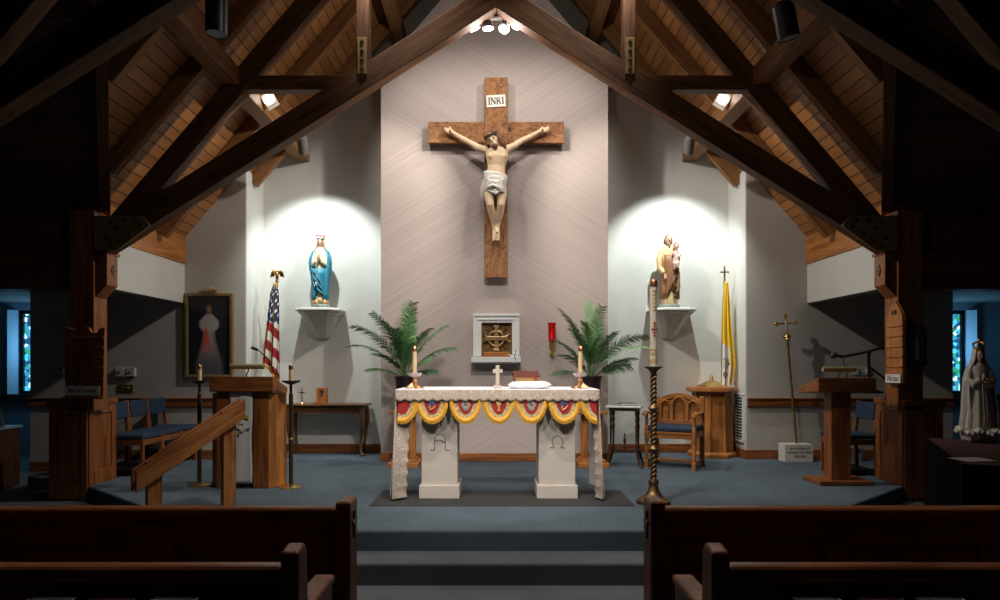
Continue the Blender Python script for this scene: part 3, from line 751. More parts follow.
def corbel(sg, label):
    L = (sg * 2.476, YN, 2.18); t = thing('wall_bracket', label, 'bracket', L)
    b = MB()
    def half_oct(w, d, z, cut): return [V(-w, 0, z), V(-w, -d + cut, z), V(-w + cut, -d, z), V(w - cut, -d, z), V(w, -d + cut, z), V(w, 0, z)]
    b.loft([half_oct(.30, .46, .19, .12), half_oct(.31, .47, .175, .12), half_oct(.31, .47, .155, .12), half_oct(.275, .43, .14, .11), half_oct(.275, .43, .125, .11), half_oct(.25, .40, .11, .10), half_oct(.25, .40, .10, .1), half_oct(.225, .37, .088, .09)])
    b.build('moulded_shelf', STONE, t, bevel=.004)
    b = MB().loft([half_oct(.225, .37, .09, .09), half_oct(.10, .10, -.19, .05), half_oct(.085, .07, -.215, .04), half_oct(.03, .02, -.225, .01)])
    bod = b.build('tapered_body', STONE, t, bevel=.003)
    MB().tube([V(-.09, -.345, .06), V(.0, -.22, -.07), V(.09, -.345, .06), V(0, -.36, .07), V(-.09, -.345, .06)], .01, 6).build('carving', STONE, bod)
    return t
corbel(-1, 'pale stone wall bracket under the statue of a woman in blue')
corbel(1, 'pale stone wall bracket under the statue of a man holding a child')
SZ = 2.18 + .19

# woman in a blue mantle
st = thing('statue', 'painted statue of a praying woman in a blue mantle with a flower crown', 'statue', (-2.455, 8.98, SZ), .06); st.scale = (.67, .80, 1.02)
CREAM = mat('robe_cream', (.60, .53, .36), .55, var=.06); MANT = mat('mantle_blue', (.018, .19, .28), .5, var=.18, vs=14)
GOLDC = mat('gold_cloud', (.50, .33, .14), .5, .1, var=.25, vs=22)
MB().loft([ring(z, r, r * .8, n=8) for z, r in ((0, .20), (.03, .20), (.045, .19), (.06, .16))]).build('plinth', mat('plinth_green', (.20, .24, .21), .6, var=.1), st, bevel=.004)
b = MB()
for k in range(9):
    a = k * .7; b.ell((math.cos(a) * .12, math.sin(a) * .09 - .01, .085 + .015 * math.sin(k * 2)), (.06, .05, .042))
b.fuse('clouds', GOLDC, st, None, .01, 2)
dr_ = [(.07, .135, .105, 0, -.01, .07), (.2, .125, .095, 0, 0, .06), (.4, .12, .09, 0, 0, .05), (.6, .125, .092, 0, 0, .03), (.72, .13, .09, 0, 0, .02), (.79, .125, .075, 0, 0, .01), (.83, .07, .055, 0, 0, 0), (.845, .04, .04, 0, 0, 0)]
bd = MB().loft([ring(z, rx, ry, x, y, 48, 9, am) for z, rx, ry, x, y, am in dr_])
for q in (-1, 1):                                           # sleeves bent up to the joined hands
    bd.tube([V(q * .12, 0, .77), V(q * .145, -.02, .66), V(q * .11, -.09, .60), V(q * .045, -.135, .64)], [.048, .055, .05, .034], 10)
body = bd.fuse('robe', CREAM, st, None, .009, 2)
hd = MB(); h = head_shape(hd, (0, -.015, .905), 1.0, (.16, 0, .05)); hd.tube([V(0, 0, .82), V(0, -.008, .87)], [.034, .03], 10)
face = hd.fuse('head', SKIN2, st, None, .006, 1); eyes(h, 1, face)
hn = MB()
for q in (-1, 1):
    hn.tube([V(q * .03, -.13, .64), V(q * .014, -.145, .68)], [.018, .02], 8)
    for f in range(4): hn.tube([V(q * .010, -.156 + f * .010, .675), V(q * .007, -.157 + f * .010, .715), V(q * .004, -.155 + f * .010, .735 + .006 * (f in (1, 2)))], [.0075, .0065, .005], 6)
    hn.tube([V(q * .012, -.135, .675), V(q * .006, -.165, .70)], [.008, .006], 6)
hn.fuse('praying_hands', SKIN2, st, None, .004, 1)
hr = MB().ell((0, .012, .917), (.062, .062, .068), (.16, 0, 0))
for q in (-1, 1): hr.tube([V(q * .05, 0, .92), V(q * .062, .0, .85), V(q * .085, -.02, .79), V(q * .10, -.045, .74)], [.025, .028, .03, .014], 8)
hr.tube([V(0, .04, .92), V(0, .06, .85), V(0, .07, .76)], [.05, .055, .03], 8)
hr.fuse('hair', mat('hair_auburn', (.22, .10, .04), .6, var=.25, vs=40), st, None, .007, 1)
mp_ = [(.10, .155, .125, .0, .0, .05), (.2, .155, .122, 0, 0, .055), (.32, .158, .122, 0, 0, .055), (.45, .178, .125, 0, .0, .05), (.54, .205, .125, 0, .0, .04), (.62, .222, .13, 0, -.005, .03), (.70, .21, .115, 0, .0, .03), (.77, .175, .09, 0, .01, .02), (.82, .10, .07, 0, .02, .01), (.835, .06, .055, 0, .025, 0)]
mt = drape(mp_, 64, 10, lambda z: (.8 if z > .56 else (.0 if z > .24 else .5)))
mt.build('mantle', MANT, st, smooth=True, solid=.012)
sw = MB()
for k in range(3): sw.tube([V(-.19, -.02, .58 - k * .05), V(-.10, -.12, .50 - k * .10), V(.03, -.145, .36 - k * .07), V(.10, -.12, .22 - k * .02)], [.01, .014, .015, .008], 8)
sw.build('mantle_folds', MANT, st, smooth=True)
tr = MB().tube([V(-.05, -.15, .60), V(-.052, -.165, .50), V(-.045, -.165, .40), V(-.052, -.16, .33)], .008, 6).ell((-.052, -.162, .315), (.022, .012, .03))
tr.build('rosary', mat('silver_paint', (.45, .47, .48), .4, .5), st, smooth=True)
cw = MB()
for k in range(12):
    a = 2 * PI * k / 12; cw.ell((math.cos(a) * .068, .0 + math.sin(a) * .068, .962 + .008 * (k % 2)), (.02, .02, .022))
crn = cw.build('flower_crown', mat('flower_white', (.55, .55, .5), .7, var=.3, vs=30), st, smooth=True)
for k in range(7):
    a = 2 * PI * k / 7 + .3; MB().ell((math.cos(a) * .072, math.sin(a) * .072, .992), (.024, .024, .02)).build('rose', mat('rose_pink', (.62, .16, .22), .6), crn, smooth=True)

# man with a child on his arm
st = thing('statue', 'painted statue of a bearded man in brown carrying a small child', 'statue', (2.425, 8.98, SZ), -.05); st.scale = (.80, .86, 1.0)
TUN = mat('tunic_ochre', (.50, .37, .18), .55, var=.08); BRN = mat('mantle_brown', (.21, .09, .033), .55, var=.2, vs=12)
MB().loft([ring(z, r, r * .75, n=8) for z, r in ((0, .185), (.03, .185), (.05, .175), (.06, .16))]).build('plinth', mat('plinth_green', (.20, .24, .21), .6), st, bevel=.004)
prof = [(.055, .145, .10, 0, 0, .08), (.16, .135, .095, 0, 0, .07), (.3, .125, .09, -.005, 0, .06), (.5, .125, .088, -.01, 0, .04), (.66, .125, .088, -.02, 0, .03), (.76, .125, .082, -.025, 0, .02), (.83, .115, .07, -.025, 0, .01), (.865, .06, .05, -.022, 0, 0), (.885, .036, .036, -.02, 0, 0)]
bd = MB().loft([ring(z, rx, ry, x, y, 48, 8, am) for z, rx, ry, x, y, am in prof])
bd.tube([V(-.13, 0, .81), V(-.175, -.01, .68), V(-.175, -.03, .56), V(-.115, -.09, .48)], [.05, .056, .05, .036], 10)
bd.tube([V(.085, 0, .81), V(.135, -.02, .68), V(.11, -.08, .60), V(.06, -.12, .62)], [.048, .05, .045, .035], 10)
bd.fuse('tunic', TUN, st, None, .009, 2)
hd = MB(); h = head_shape(hd, (-.02, -.02, .955), 1.05, (.1, 0, .12)); hd.tube([V(-.02, 0, .86), V(-.02, -.01, .92)], [.036, .032], 10)
face = hd.fuse('head', SKIN2, st, None, .006, 1); eyes(h, 1.05, face)
hr = MB().ell((-.02, .0, .972), (.066, .066, .066))
for q in (-1, 1): hr.tube([V(-.02 + q * .055, .01, .97), V(-.02 + q * .06, .02, .90)], [.024, .02], 8)
hr.tube([V(-.02, .04, .95), V(-.02, .05, .88)], [.05, .035], 8)
hr.fuse('hair', HAIR, st, None, .007, 1)
MB().ell(h(0, -.03, -.062), (.036, .028, .034)).ell(h(0, -.056, -.085), (.02, .018, .022)).fuse('beard', HAIR, st, None, .006, 1)
hn = MB().ell((-.10, -.10, .455), (.022, .018, .03))
for f in range(4): hn.tube([V(-.115 + f * .012, -.105, .445), V(-.11 + f * .012, -.118, .415), V(-.105 + f * .011, -.11, .395 - .005 * (f in (1, 2)))], [.008, .007, .005], 6)
hn.tube([V(-.085, -.11, .46), V(-.072, -.125, .435)], [.008, .006], 6)
hn.fuse('hand', SKIN2, st, None, .0045, 1)
mp_ = [(.13, .15, .115, .01, .0, .06), (.25, .148, .112, .01, 0, .06), (.4, .145, .11, .005, 0, .055), (.55, .145, .108, 0, .0, .05), (.66, .142, .105, 0, .005, .04), (.74, .14, .10, .0, .005, .03)]
mt = drape(mp_, 64, 9, lambda z: .5 if z < .22 else 0)
mt.build('mantle', BRN, st, smooth=True, solid=.012)
sw = MB()
for k in range(4): sw.tube([V(.11, -.07, .66 - k * .02), V(.05, -.12, .58 - k * .06), V(-.03, -.13, .44 - k * .06), V(-.07, -.11, .24 - k * .02)], [.008, .014, .014, .008], 8)
sw.tube([V(.12, -.05, .62), V(.135, -.07, .45), V(.14, -.06, .30), V(.10, -.10, .22)], [.03, .034, .036, .02], 8)
sw.build('mantle_folds', BRN, st, smooth=True)
for z_ in (.30, .42, .16): MB().ell((.075, -.118, z_), (.03, .012, .03)).build('embroidery', mat('embroidery_dark', (.06, .045, .02), .5, .3, var=.4, vs=50), st)
# the child is carried as a part of the same cast figure
ch = MB().tube([V(.085, -.09, .62), V(.092, -.10, .70), V(.095, -.095, .775), V(.095, -.09, .80)], [.06, .055, .05, .028], 12)
ch.tube([V(.055, -.10, .77), V(.03, -.14, .73), V(.02, -.15, .76)], [.022, .02, .014], 8).tube([V(.135, -.10, .77), V(.15, -.14, .72), V(.12, -.16, .70)], [.022, .02, .014], 8)
ch.tube([V(.06, -.11, .63), V(.05, -.17, .60), V(.05, -.16, .53)], [.032, .028, .02], 8).tube([V(.115, -.11, .63), V(.11, -.17, .61), V(.105, -.165, .54)], [.032, .028, .02], 8)
child = ch.fuse('child', mat('robe_rose', (.46, .30, .25), .55, var=.08), st, None, .007, 2)
hd = MB(); h = head_shape(hd, (.095, -.10, .852), .82, (.1, 0, -.1)); hd.tube([V(.095, -.09, .79), V(.095, -.095, .83)], [.024, .022], 8)
hd.fuse('child_head', SKIN2, child, None, .005, 1)
MB().ell((.095, -.085, .872), (.05, .05, .046)).fuse('child_hair', mat('hair_auburn', (.22, .10, .04), .6), child, None, .006, 1)

# woman in white at the far right, on the draped table
st = thing('statue', 'tall white-robed praying statue with a gold crown on the dark table at right', 'statue', (4.21, 5.6, .912), -.25); st.scale = (.76, .84, 1.)
WHR = mat('robe_white', (.50, .47, .42), .6, var=.08)
b = MB()
for k in range(10):
    a = k * .63; b.ell((math.cos(a) * .12, math.sin(a) * .11, .045 + .012 * math.sin(k * 2)), (.06, .06, .045))
b.fuse('cloud_base', mat('cloud_grey', (.45, .42, .42), .6), st, None, .01, 2)
for k in range(13):
    a = 2 * PI * k / 13; fb = MB(); c = V(math.cos(a) * .19, math.sin(a) * .17 - .02, .085 + .02 * (k % 2))
    for q in range(5):
        aa = q * 2 * PI / 5; fb.ell(c + V(math.cos(aa) * .024, math.sin(aa) * .02, .008 * math.sin(q)), (.034, .028, .018), (0, .3, aa))
    fb.build('flower', mat('flower_cream', (.60, .56, .46), .7), st, smooth=True)
bd = MB().loft([ring(z, rx, ry, 0, 0, 48, 9, am) for z, rx, ry, am in ((.07, .17, .14, .05), (.25, .145, .12, .05), (.45, .115, .09, .04), (.58, .105, .08, .02), (.645, .095, .06, .01), (.68, .05, .045, 0), (.70, .03, .03, 0))])
for q in (-1, 1): bd.tube([V(q * .09, 0, .62), V(q * .115, -.03, .53), V(q * .08, -.08, .50), V(q * .03, -.105, .535)], [.04, .046, .04, .026], 10)
bd.fuse('robe', WHR, st, None, .008, 2)
hd = MB(); h = head_shape(hd, (0, -.015, .75), .82, (.12, 0, .05)); hd.tube([V(0, 0, .68), V(0, -.008, .72)], [.028, .025], 8)
f = hd.fuse('head', SKIN2, st, None, .005, 1); eyes(h, .82, f)
hn = MB()
for q in (-1, 1):
    hn.ell((q * .011, -.115, .545), (.010, .016, .022))
    for g in range(4): hn.tube([V(q * .008, -.124 + g * .008, .555), V(q * .004, -.122 + g * .008, .595)], [.006, .004], 6)
    hn.tube([V(q * .010, -.11, .545), V(q * .004, -.135, .57)], [.007, .005], 6)
hn.fuse('praying_hands', SKIN2, st, None, .004, 1)
vl = drape([(.07, .19, .165, .02, .02, .04), (.25, .165, .14, .015, .015, .04), (.45, .152, .118, 0, .005, .03), (.55, .148, .105, 0, .005, .02), (.61, .13, .09, 0, .01, .02), (.67, .092, .07, 0, .012, .01), (.71, .065, .06, 0, .012, 0), (.76, .058, .062, 0, .008, 0), (.80, .05, .055, 0, .005, 0), (.825, .02, .025, 0, 0, 0)], 64, 8, lambda z: .75 if z > .66 else .95 - .35 * (.66 - z))
vl.build('veil', WHR, st, smooth=True, solid=.009)
MB().tube([V(-.02, -.125, .52), V(-.02, -.15, .36), V(-.015, -.16, .22), V(-.02, -.16, .15)], .006, 6).build('rosary', GOLD, st)
cw = MB().lathe([(.045, .80), (.05, .80), (.056, .825), (.05, .83), (.044, .81)], seg=20)
for k in range(6):
    a = 2 * PI * k / 6; cw.tube([V(math.cos(a) * .052, math.sin(a) * .052, .825), V(math.cos(a) * .06, math.sin(a) * .06, .855), V(0, 0, .875)], [.008, .01, .008], 6)
cw.ell((0, 0, .885), .014).build('crown', GOLD, st, smooth=True)

# ------------------------------------------------------------------ palms on stands behind the altar
GREENS = [mat('palm_green', (.12, .28, .09), .5, var=.3, vs=9), mat('palm_green_dark', (.065, .18, .065), .5, var=.3, vs=9), mat('palm_green_pale', (.17, .32, .14), .55, var=.25, vs=9)]
def frond(rng, az, lean, ln, droop, leaf=.17):
    b = MB(); pts = []
    d = V(math.cos(az), math.sin(az), 0); p = V(0, 0, 0); ang = lean
    N = 16
    for i in range(N + 1):
        pts.append(p.copy()); ang += droop / N * (.4 + 1.2 * i / N)
        p = p + (d * math.sin(ang) + V(0, 0, math.cos(ang))) * ln / N
    b.tube(pts, [.007 * (1 - .8 * i / N) for i in range(N + 1)], 5)
    M = 34
    tw = rng.uniform(-.9, .9)
    for i in range(M):
        t = .26 + .74 * i / M; k = t * N; a = pts[int(k)].lerp(pts[min(int(k) + 1, N)], k - int(k))
        tg = (pts[min(int(k) + 1, N)] - pts[max(int(k) - 1, 0)]).normalized()
        side = tg.cross(V(0, 0, 1)); side = side.normalized() if side.length > .05 else V(-d.y, d.x, 0)
        nrm = side.cross(tg)
        side, nrm = side * math.cos(tw) + nrm * math.sin(tw), nrm * math.cos(tw) - side * math.sin(tw)
        l = leaf * (1 - abs(t - .55) * 1.1) * rng.uniform(.85, 1.12)
        for q in (-1, 1):
            dr = (side * q * .62 + tg * .72 + nrm * .12 + V(0, 0, -.22) + V(rng.uniform(-.1, .1), rng.uniform(-.1, .1), rng.uniform(-.1, .1))).normalized()
            w = tg * .0075; m_ = a + dr * l * .5 + V(0, 0, -.006); e = a + dr * l + V(0, 0, -.03 * l / .15)
            try: b.bm.faces.new([b.bm.verts.new(x) for x in (a - w, m_ - w, e, m_ + w, a + w)])
            except ValueError: pass
    for v in b.bm.verts:
        if v.co.y > .24: v.co.y = .24 + (v.co.y - .24) * .08
    return b
def palm(px, label, spec, slabel, seed):
    rng = random.Random(seed)
    x = (px - VX) * 8.0 / F
    L = V(x, 8.06, PZ)
    s_ = thing('plant_stand', slabel, 'plant stand', L)
    MB().box((0, 0, .03), (.38, .44, .06)).box((0, 0, .075), (.30, .34, .03)).build('foot', wood('honey', 'X'), s_, bevel=.006)
    for q in (-1, 1): MB().box((q * .09, 0, .37), (.085, .10, .56)).build('post', wood('honey', 'Z'), s_, bevel=.005)
    MB().box((0, 0, .67), (.36, .34, .04)).build('top', wood('honey', 'X'), s_, bevel=.006)
    L = V(x, 8.06, PZ + .69)
    t = thing('potted_palm', label, 'plant', L)
    MB().lathe([(0, 0), (.10, 0), (.125, .40), (.137, .40), (.137, .43), (.118, .43), (.112, .39), (0, .38)], seg=24).build('pot', POT, t, smooth=30)
    for i, (az, lean, ln, droop) in enumerate(spec):
        f = frond(rng, math.radians(az), math.radians(lean), ln, math.radians(droop)).build('frond', GREENS[i % 3], t, norm=False)
        f.location = (rng.uniform(-.03, .03), rng.uniform(-.03, .03), .40)
palm(404.5, 'potted palm with arching fronds on a stand left of the tabernacle',
     [(200, 20, .98, 62), (190, 30, .85, 70), (100, 5, 1.02, 22), (-20, 22, .92, 48), (-15, 34, .78, 62), (215, 10, .95, 45), (-60, 8, 1.0, 28), (240, 14, .85, 45), (-45, 14, .8, 55), (205, 55, .48, 50), (-15, 58, .45, 50), (290, 22, .6, 50), (80, 8, .95, 30), (225, 34, .6, 55), (-40, 42, .55, 50), (260, 10, .7, 40)],
     'wooden plant stand behind the left end of the altar', 3)
palm(592, 'potted palm with arching fronds on a stand right of the red lamp',
     [(215, 14, 1.02, 42), (-15, 24, .95, 72), (-22, 34, .9, 70), (95, 5, 1.02, 20), (200, 24, .7, 50), (-70, 6, .95, 30), (215, 36, .6, 55), (-30, 46, .62, 45), (-35, 52, .55, 48), (230, 18, .8, 50), (225, 12, .85, 45), (60, 10, .9, 30), (250, 12, .8, 40), (200, 62, .55, 52), (-60, 18, .75, 50), (280, 12, .6, 45)],
     'wooden plant stand behind the right end of the altar', 5)

# ------------------------------------------------------------------ flags
def cloth_flag(outline, t, L, colf, nu, nv, yw, name='flag_cloth', material=None):
    """outline: rows (py, px left, px right) at depth L.y; the cloth is folded in depth"""
    def f(u, v):
        k = v * (len(outline) - 1); i = min(int(k), len(outline) - 2); q = k - i
        a, b = outline[i], outline[i + 1]
        yl = a[0] + (b[0] - a[0]) * q; x0 = a[1] + (b[1] - a[1]) * q; x1 = a[2] + (b[2] - a[2]) * q
        sk = a[3] + (b[3] - a[3]) * q if len(a) > 3 else 0
        p = at(x0 + u * (x1 - x0), yl + sk * u, L.y)
        d = yw * (math.sin(u * PI * 5 + v * 1.2) * .6 + .4 * math.sin(u * PI * 9 - v)) * (.25 + .75 * v)
        return p + V(0, d - yw * .95 - .02, 0) - L
    return MB().grid(f, nu, nv, colf).build(name, material or attr_mat('flag_fabric', .75), t, smooth=75)
L = at(277, 490, 8.75); L.z = PZ
fp = thing('flag', 'American flag with an eagle finial hanging from a pole left of the blue statue', 'flag', L)
MB().lathe([(0, 0), (.16, 0), (.16, .02), (.10, .05), (.03, .08), (0, .08)], seg=24).build('stand', BRASS, fp, smooth=30)
ptop = at(277, 281, 8.75) - L
MB().tube([V(0, 0, .05), V(0, 0, ptop.z)], .014, 12).build('pole', wood('honey', 'Z'), fp, smooth=True)
eg = MB(); z0 = ptop.z
eg.lathe([(0, -.02), (.022, -.015), (.03, .0), (.012, .02), (0, .03)], (0, 0, z0), 14).ell((0, 0, z0 + .075), (.026, .024, .05)).ell((0, -.012, z0 + .135), (.017, .02, .018)).tube([V(0, -.028, z0 + .135), V(0, -.045, z0 + .125)], [.007, .002], 6)
for q in (-1, 1):
    eg.tube([V(q * .015, 0, z0 + .10), V(q * .05, .005, z0 + .135), V(q * .075, .01, z0 + .115)], [.02, .02, .012], 8)
    for k in range(5): eg.tube([V(q * (.035 + k * .01), .005, z0 + .125 - k * .004), V(q * (.045 + k * .012), .01, z0 + .06 - k * .003)], [.011, .004], 6)
    eg.tube([V(q * .012, 0, z0 + .035), V(q * .016, 0, z0 + .01)], [.01, .008], 6)
eg.build('eagle', BRASS, fp, smooth=True)
RW = ((.36, .012, .02), (.72, .68, .62))
def usa(u, v):
    py = 284 + v * 88 + u * 12; px = 264 + u * 17
    if u < .09 and v > .55 or v > .965: return (.62, .34, .03)
    if v < .06: return (.60, .36, .05)
    if abs(u - .46) < .035: return (.58, .36, .06)
    if py < 329 + u * 12:
        gx, gy = (px + (3 if int(py / 5) % 2 else 0)) % 6, py % 5.
        return (.7, .7, .72) if 1.6 < gx < 4.2 and 1.2 < gy < 3.8 else (.018, .03, .09)
    return RW[int((py - 1.15 * (px - 264) - 312) / 7.6) % 2]
cloth_flag([(284, 275.5, 279, 0), (293, 272, 280.5, 1), (310, 270, 281, 2), (330, 267.5, 281.3, 5), (350, 265, 281.5, 10), (363, 263.8, 281.8, 22)], fp, L, usa, 60, 130, .05)
MB().tube([ptop + V(0, -.02, -.03), ptop + V(-.02, -.07, -.4), ptop + V(-.02, -.08, -.9), ptop + V(-.01, -.08, -1.2)], .007, 6).build('cord', FRINGE, fp)
L = at(724.5, 490, 8.9); L.z = PZ
fv = thing('flag', 'yellow and white flag with a brass cross finial behind the wooden font', 'flag', L)
MB().lathe([(0, 0), (.15, 0), (.15, .02), (.10, .05), (.03, .08), (0, .08)], seg=24).build('stand', BRASS, fv, smooth=30)
ptop = at(724.5, 283, 8.9) - L; z0 = ptop.z
MB().tube([V(0, 0, .05), V(0, 0, z0)], .014, 12).build('pole', wood('honey', 'Z'), fv, smooth=True)
MB().lathe([(0, -.02), (.022, -.012), (.026, .0), (.01, .02), (0, .03)], (0, 0, z0), 14).box((0, 0, z0 + .125), (.02, .014, .21)).box((0, 0, z0 + .15), (.125, .0145, .02)).build('cross', BRASS, fv)
def vat(u, v):
    py = 283 + v * 104; 
    w = .10 + .5 * u
    if v > .5 + .06 * u and u < .60:
        if .66 < v < .93 and .15 < u < .58:
            q = math.sin(u * 31 + v * 9) * math.sin(v * 47 - u * 11)
            if q > .25: return (.10, .07, .03)
            if q < -.45: return (.50, .34, .05)
        return (.70, .66, .62)
    if v > .80 - .1 * (u - .6): return (.60, .56, .5) if u < .7 else (.80, .52, .02)
    return (.80, .52, .02)
cloth_flag([(283, 722.5, 726.5, 0), (300, 721, 728, 0), (330, 720, 730, 0), (355, 719.8, 733, 0), (366, 719.7, 733.3, 0), (387, 719.5, 729.5, -2)], fv, L, vat, 40, 110, .05)
# ------------------------------------------------------------------ reading desks
def book_light(t, x, y, z, ln, rise):
    p = MB().lathe([(0, -ln / 2), (.026, -ln / 2), (.028, -ln / 2 + .01), (.028, ln / 2 - .01), (.026, ln / 2), (0, ln / 2)], seg=16).build('lamp_shade', mat('brass_green', (.36, .32, .16), .4, .5), t, smooth=30)
    p.rotation_euler = (0, PI / 2, 0); p.location = (x, y, z + rise)
    MB().tube([(x - .005, y + .01, z - .02), (x - .012, y + .005, z + rise * .4), (x + .012, y, z + rise * .7), (x + .005, y, z + rise)], .007, 8).lathe([(0, 0), (.025, 0), (.022, .012), (0, .014)], (x - .005, y + .01, z - .03), 14).build('lamp_stem', IRON, t, smooth=True)
L = V(-2.58, 6.55, PZ); OX, OZ = wood('oak', 'X'), wood('oak', 'Z')
lc = thing('lectern', 'oak lectern at left with a white panel hanging between its two uprights', 'lectern', L)
# sloped desk: tall edge to the people, low edge to the reader
MB().prism([(-.05, .99), (-.05, 1.145), (.40, 1.02), (.40, .955)], 'x', -.325, .325).build('desk', OX, lc, bevel=.008)
MB().box2((-.275, .0, 0), (-.14, .10, .99)).build('upright', OZ, lc, bevel=.008)
MB().box2((.10, .0, 0), (.262, .10, .99)).build('upright', OZ, lc, bevel=.008)
for q in (-1, 1):
    b = MB().prism([(q * .262, .0), (q * .39, .17), (q * .36, .195), (q * .232, .03)], 'z', 0, .97); b.build('side_panel', wood('honey', 'Z') if q > 0 else OZ, lc, bevel=.006)  # right panel in lighter wood: its lit side is put into the colour
MB().box2((-.14, .10, .02), (.10, .12, .99)).build('back_panel', OX, lc)
MB().box2((-.36, .12, 0), (.36, .16, .03)).build('base_rail', OX, lc)
dp = MB().grid(lambda u, v: V(-.135 + u * .23 + (.004 * math.sin(v * 9)), -.012 + .005 * math.sin(u * 7 + v * 3), .985 - v * .93), 10, 30).build('hanging_panel', mat('parament_white', (.62, .62, .60), .85, var=.05), lc, smooth=True, solid=.004)
cx_ = -.01; cz_ = .70
MB().box((cx_, -.024, cz_), (.036, .006, .24)).box((cx_, -.024, cz_ + .03), (.15, .0055, .034)).build('embroidered_cross', mat('embroidery_gold', (.55, .36, .06), .6), dp)
rng = random.Random(4)
for k in range(9):
    a = rng.uniform(0, 6.3); r_ = rng.uniform(.02, .075); f = MB(); c = V(cx_ + math.cos(a) * r_ - .02, -.03, cz_ - .04 + math.sin(a) * r_)
    for q in range(5): f.ell(c + V(math.cos(q * 1.257) * .013, 0, math.sin(q * 1.257) * .013), (.011, .003, .011), seg=8)
    f.build('embroidered_flower', mat('embroidery_white', (.75, .75, .7), .7), dp)
for k in range(8):
    a = rng.uniform(0, 6.3); r_ = rng.uniform(.06, .105); MB().ell((cx_ + math.cos(a) * r_ - .02, -.024, cz_ - .05 + math.sin(a) * r_), (.02, .003, .009), (0, a, 0), seg=8).build('embroidered_leaf', mat('embroidery_green', (.05, .12, .05), .7), dp)
book_light(lc, .02, .06, 1.10, .35, .145)
mc = MB().tube([(.295, .12, 1.07), (.295, .12, 1.10), (.29, .11, 1.16), (.265, .08, 1.25), (.23, .05, 1.33), (.17, .02, 1.395), (.135, .01, 1.42)], .0075, 8).lathe([(0, 0), (.022, 0), (.022, .05), (0, .055)], (.295, .12, 1.06), 14)
mq = mc.build('gooseneck', BLACK, lc, smooth=True)
MB().tube([(.15, .012, 1.412), (.12, .005, 1.425), (.085, .0, 1.44)], [.012, .017, .016], 10).build('microphone', BLACKP, mq, smooth=True)

L = V(3.63, 6.75, PZ)
lc = thing('lectern', 'oak reading stand at right on a single column with square foot', 'lectern', L)
MB().prism([(-.12, .985), (-.12, 1.13), (.34, 1.01), (.34, .95)], 'x', -.30, .30).build('desk', OX, lc, bevel=.008)
MB().box2((-.105, .0, .04), (.105, .16, .99)).build('column', OZ, lc, bevel=.008)
MB().box2((-.26, -.08, 0), (.30, .30, .05)).build('foot', OX, lc, bevel=.006)
MB().box2((.2, .15, .955), (.54, .33, .975)).build('side_shelf', BLACK, lc, bevel=.004)
book_light(lc, -.02, .0, 1.10, .35, .115)
L = V(3.63 + .43, 6.75 + .24, PZ + .976)
ms = thing('microphone_stand', 'black boom microphone stand beside the desk of the right reading stand', 'microphone stand', L)
MB().lathe([(0, 0), (.10, 0), (.10, .012), (.03, .02), (0, .02)], seg=24).build('round_base', BLACK, ms, smooth=30)
MB().tube([(0, 0, .015), (0, 0, .42)], .016, 10).build('pole', BLACK, ms, smooth=True)
MB().tube([(-.33, -.03, .37), (-.1, -.01, .41), (.25, .02, .495)], .014, 8).ell((0, 0, .425), .026).tube([(.2, .015, .48), (.25, .02, .495)], .02, 8).build('boom', BLACK, ms, smooth=True)
MB().tube([(-.38, -.035, .385), (-.30, -.03, .38), (-.24, -.02, .38)], [.017, .015, .012], 10).ell((-.40, -.036, .388), (.04, .036, .036)).build('microphone', BLACKP, ms, smooth=True)
MB().tube([(0, .0, .27), (.06, .0, .22), (.13, .0, .17), (.19, .0, .12)], .012, 8).build('brace_arm', BLACK, ms, smooth=True)
MB().tube([(-.30, -.03, .36), (-.26, -.03, .2), (-.22, .02, .04), (-.2, .08, -.3), (-.19, .1, -.7), (-.08, .1, -.95), (.0, .05, -.97)], .005, 6).build('cable', BLACKP, ms)

# ------------------------------------------------------------------ processional candle stands
def torch(px, py, y, label):
    L = V((px - VX) * y / F, y, PZ); t = thing('candle_stand', label, 'candle stand', L, group='tall candle stands beside the lectern')
    MB().lathe([(0, 0), (.115, 0), (.115, .008), (.07, .02), (.022, .035), (0, .035)], seg=28).build('base', BRASS, t, smooth=30)
    MB().lathe([(0, .03), (.022, .03), (.022, .96), (.015, .97), (.015, 1.07), (0, 1.07)], seg=14).build('post', IRON, t, smooth=30)
    MB().lathe([(.0, .49), (.026, .49), (.03, .5), (.026, .51), (0, .51)], seg=14).build('ring', BRASS, t, smooth=30)
    MB().lathe([(0, 1.055), (.03, 1.06), (.085, 1.085), (.10, 1.10), (.095, 1.10), (.03, 1.08), (0, 1.08)], seg=28).build('drip_plate', IRON, t, smooth=30)
    MB().lathe([(0, 1.08), (.018, 1.08), (.022, 1.11), (.022, 1.225), (0, 1.225)], seg=14).build('candle', WAX, t, smooth=30)
    MB().lathe([(0, 1.215), (.0235, 1.215), (.0235, 1.245), (.017, 1.262), (0, 1.265)], seg=14).build('follower', BRASS, t, smooth=30)
torch(199.5, 485, 6.72, 'tall dark candle stand between the painting and the left lectern')
torch(291, 487, 6.62, 'tall dark candle stand on the altar side of the left lectern')

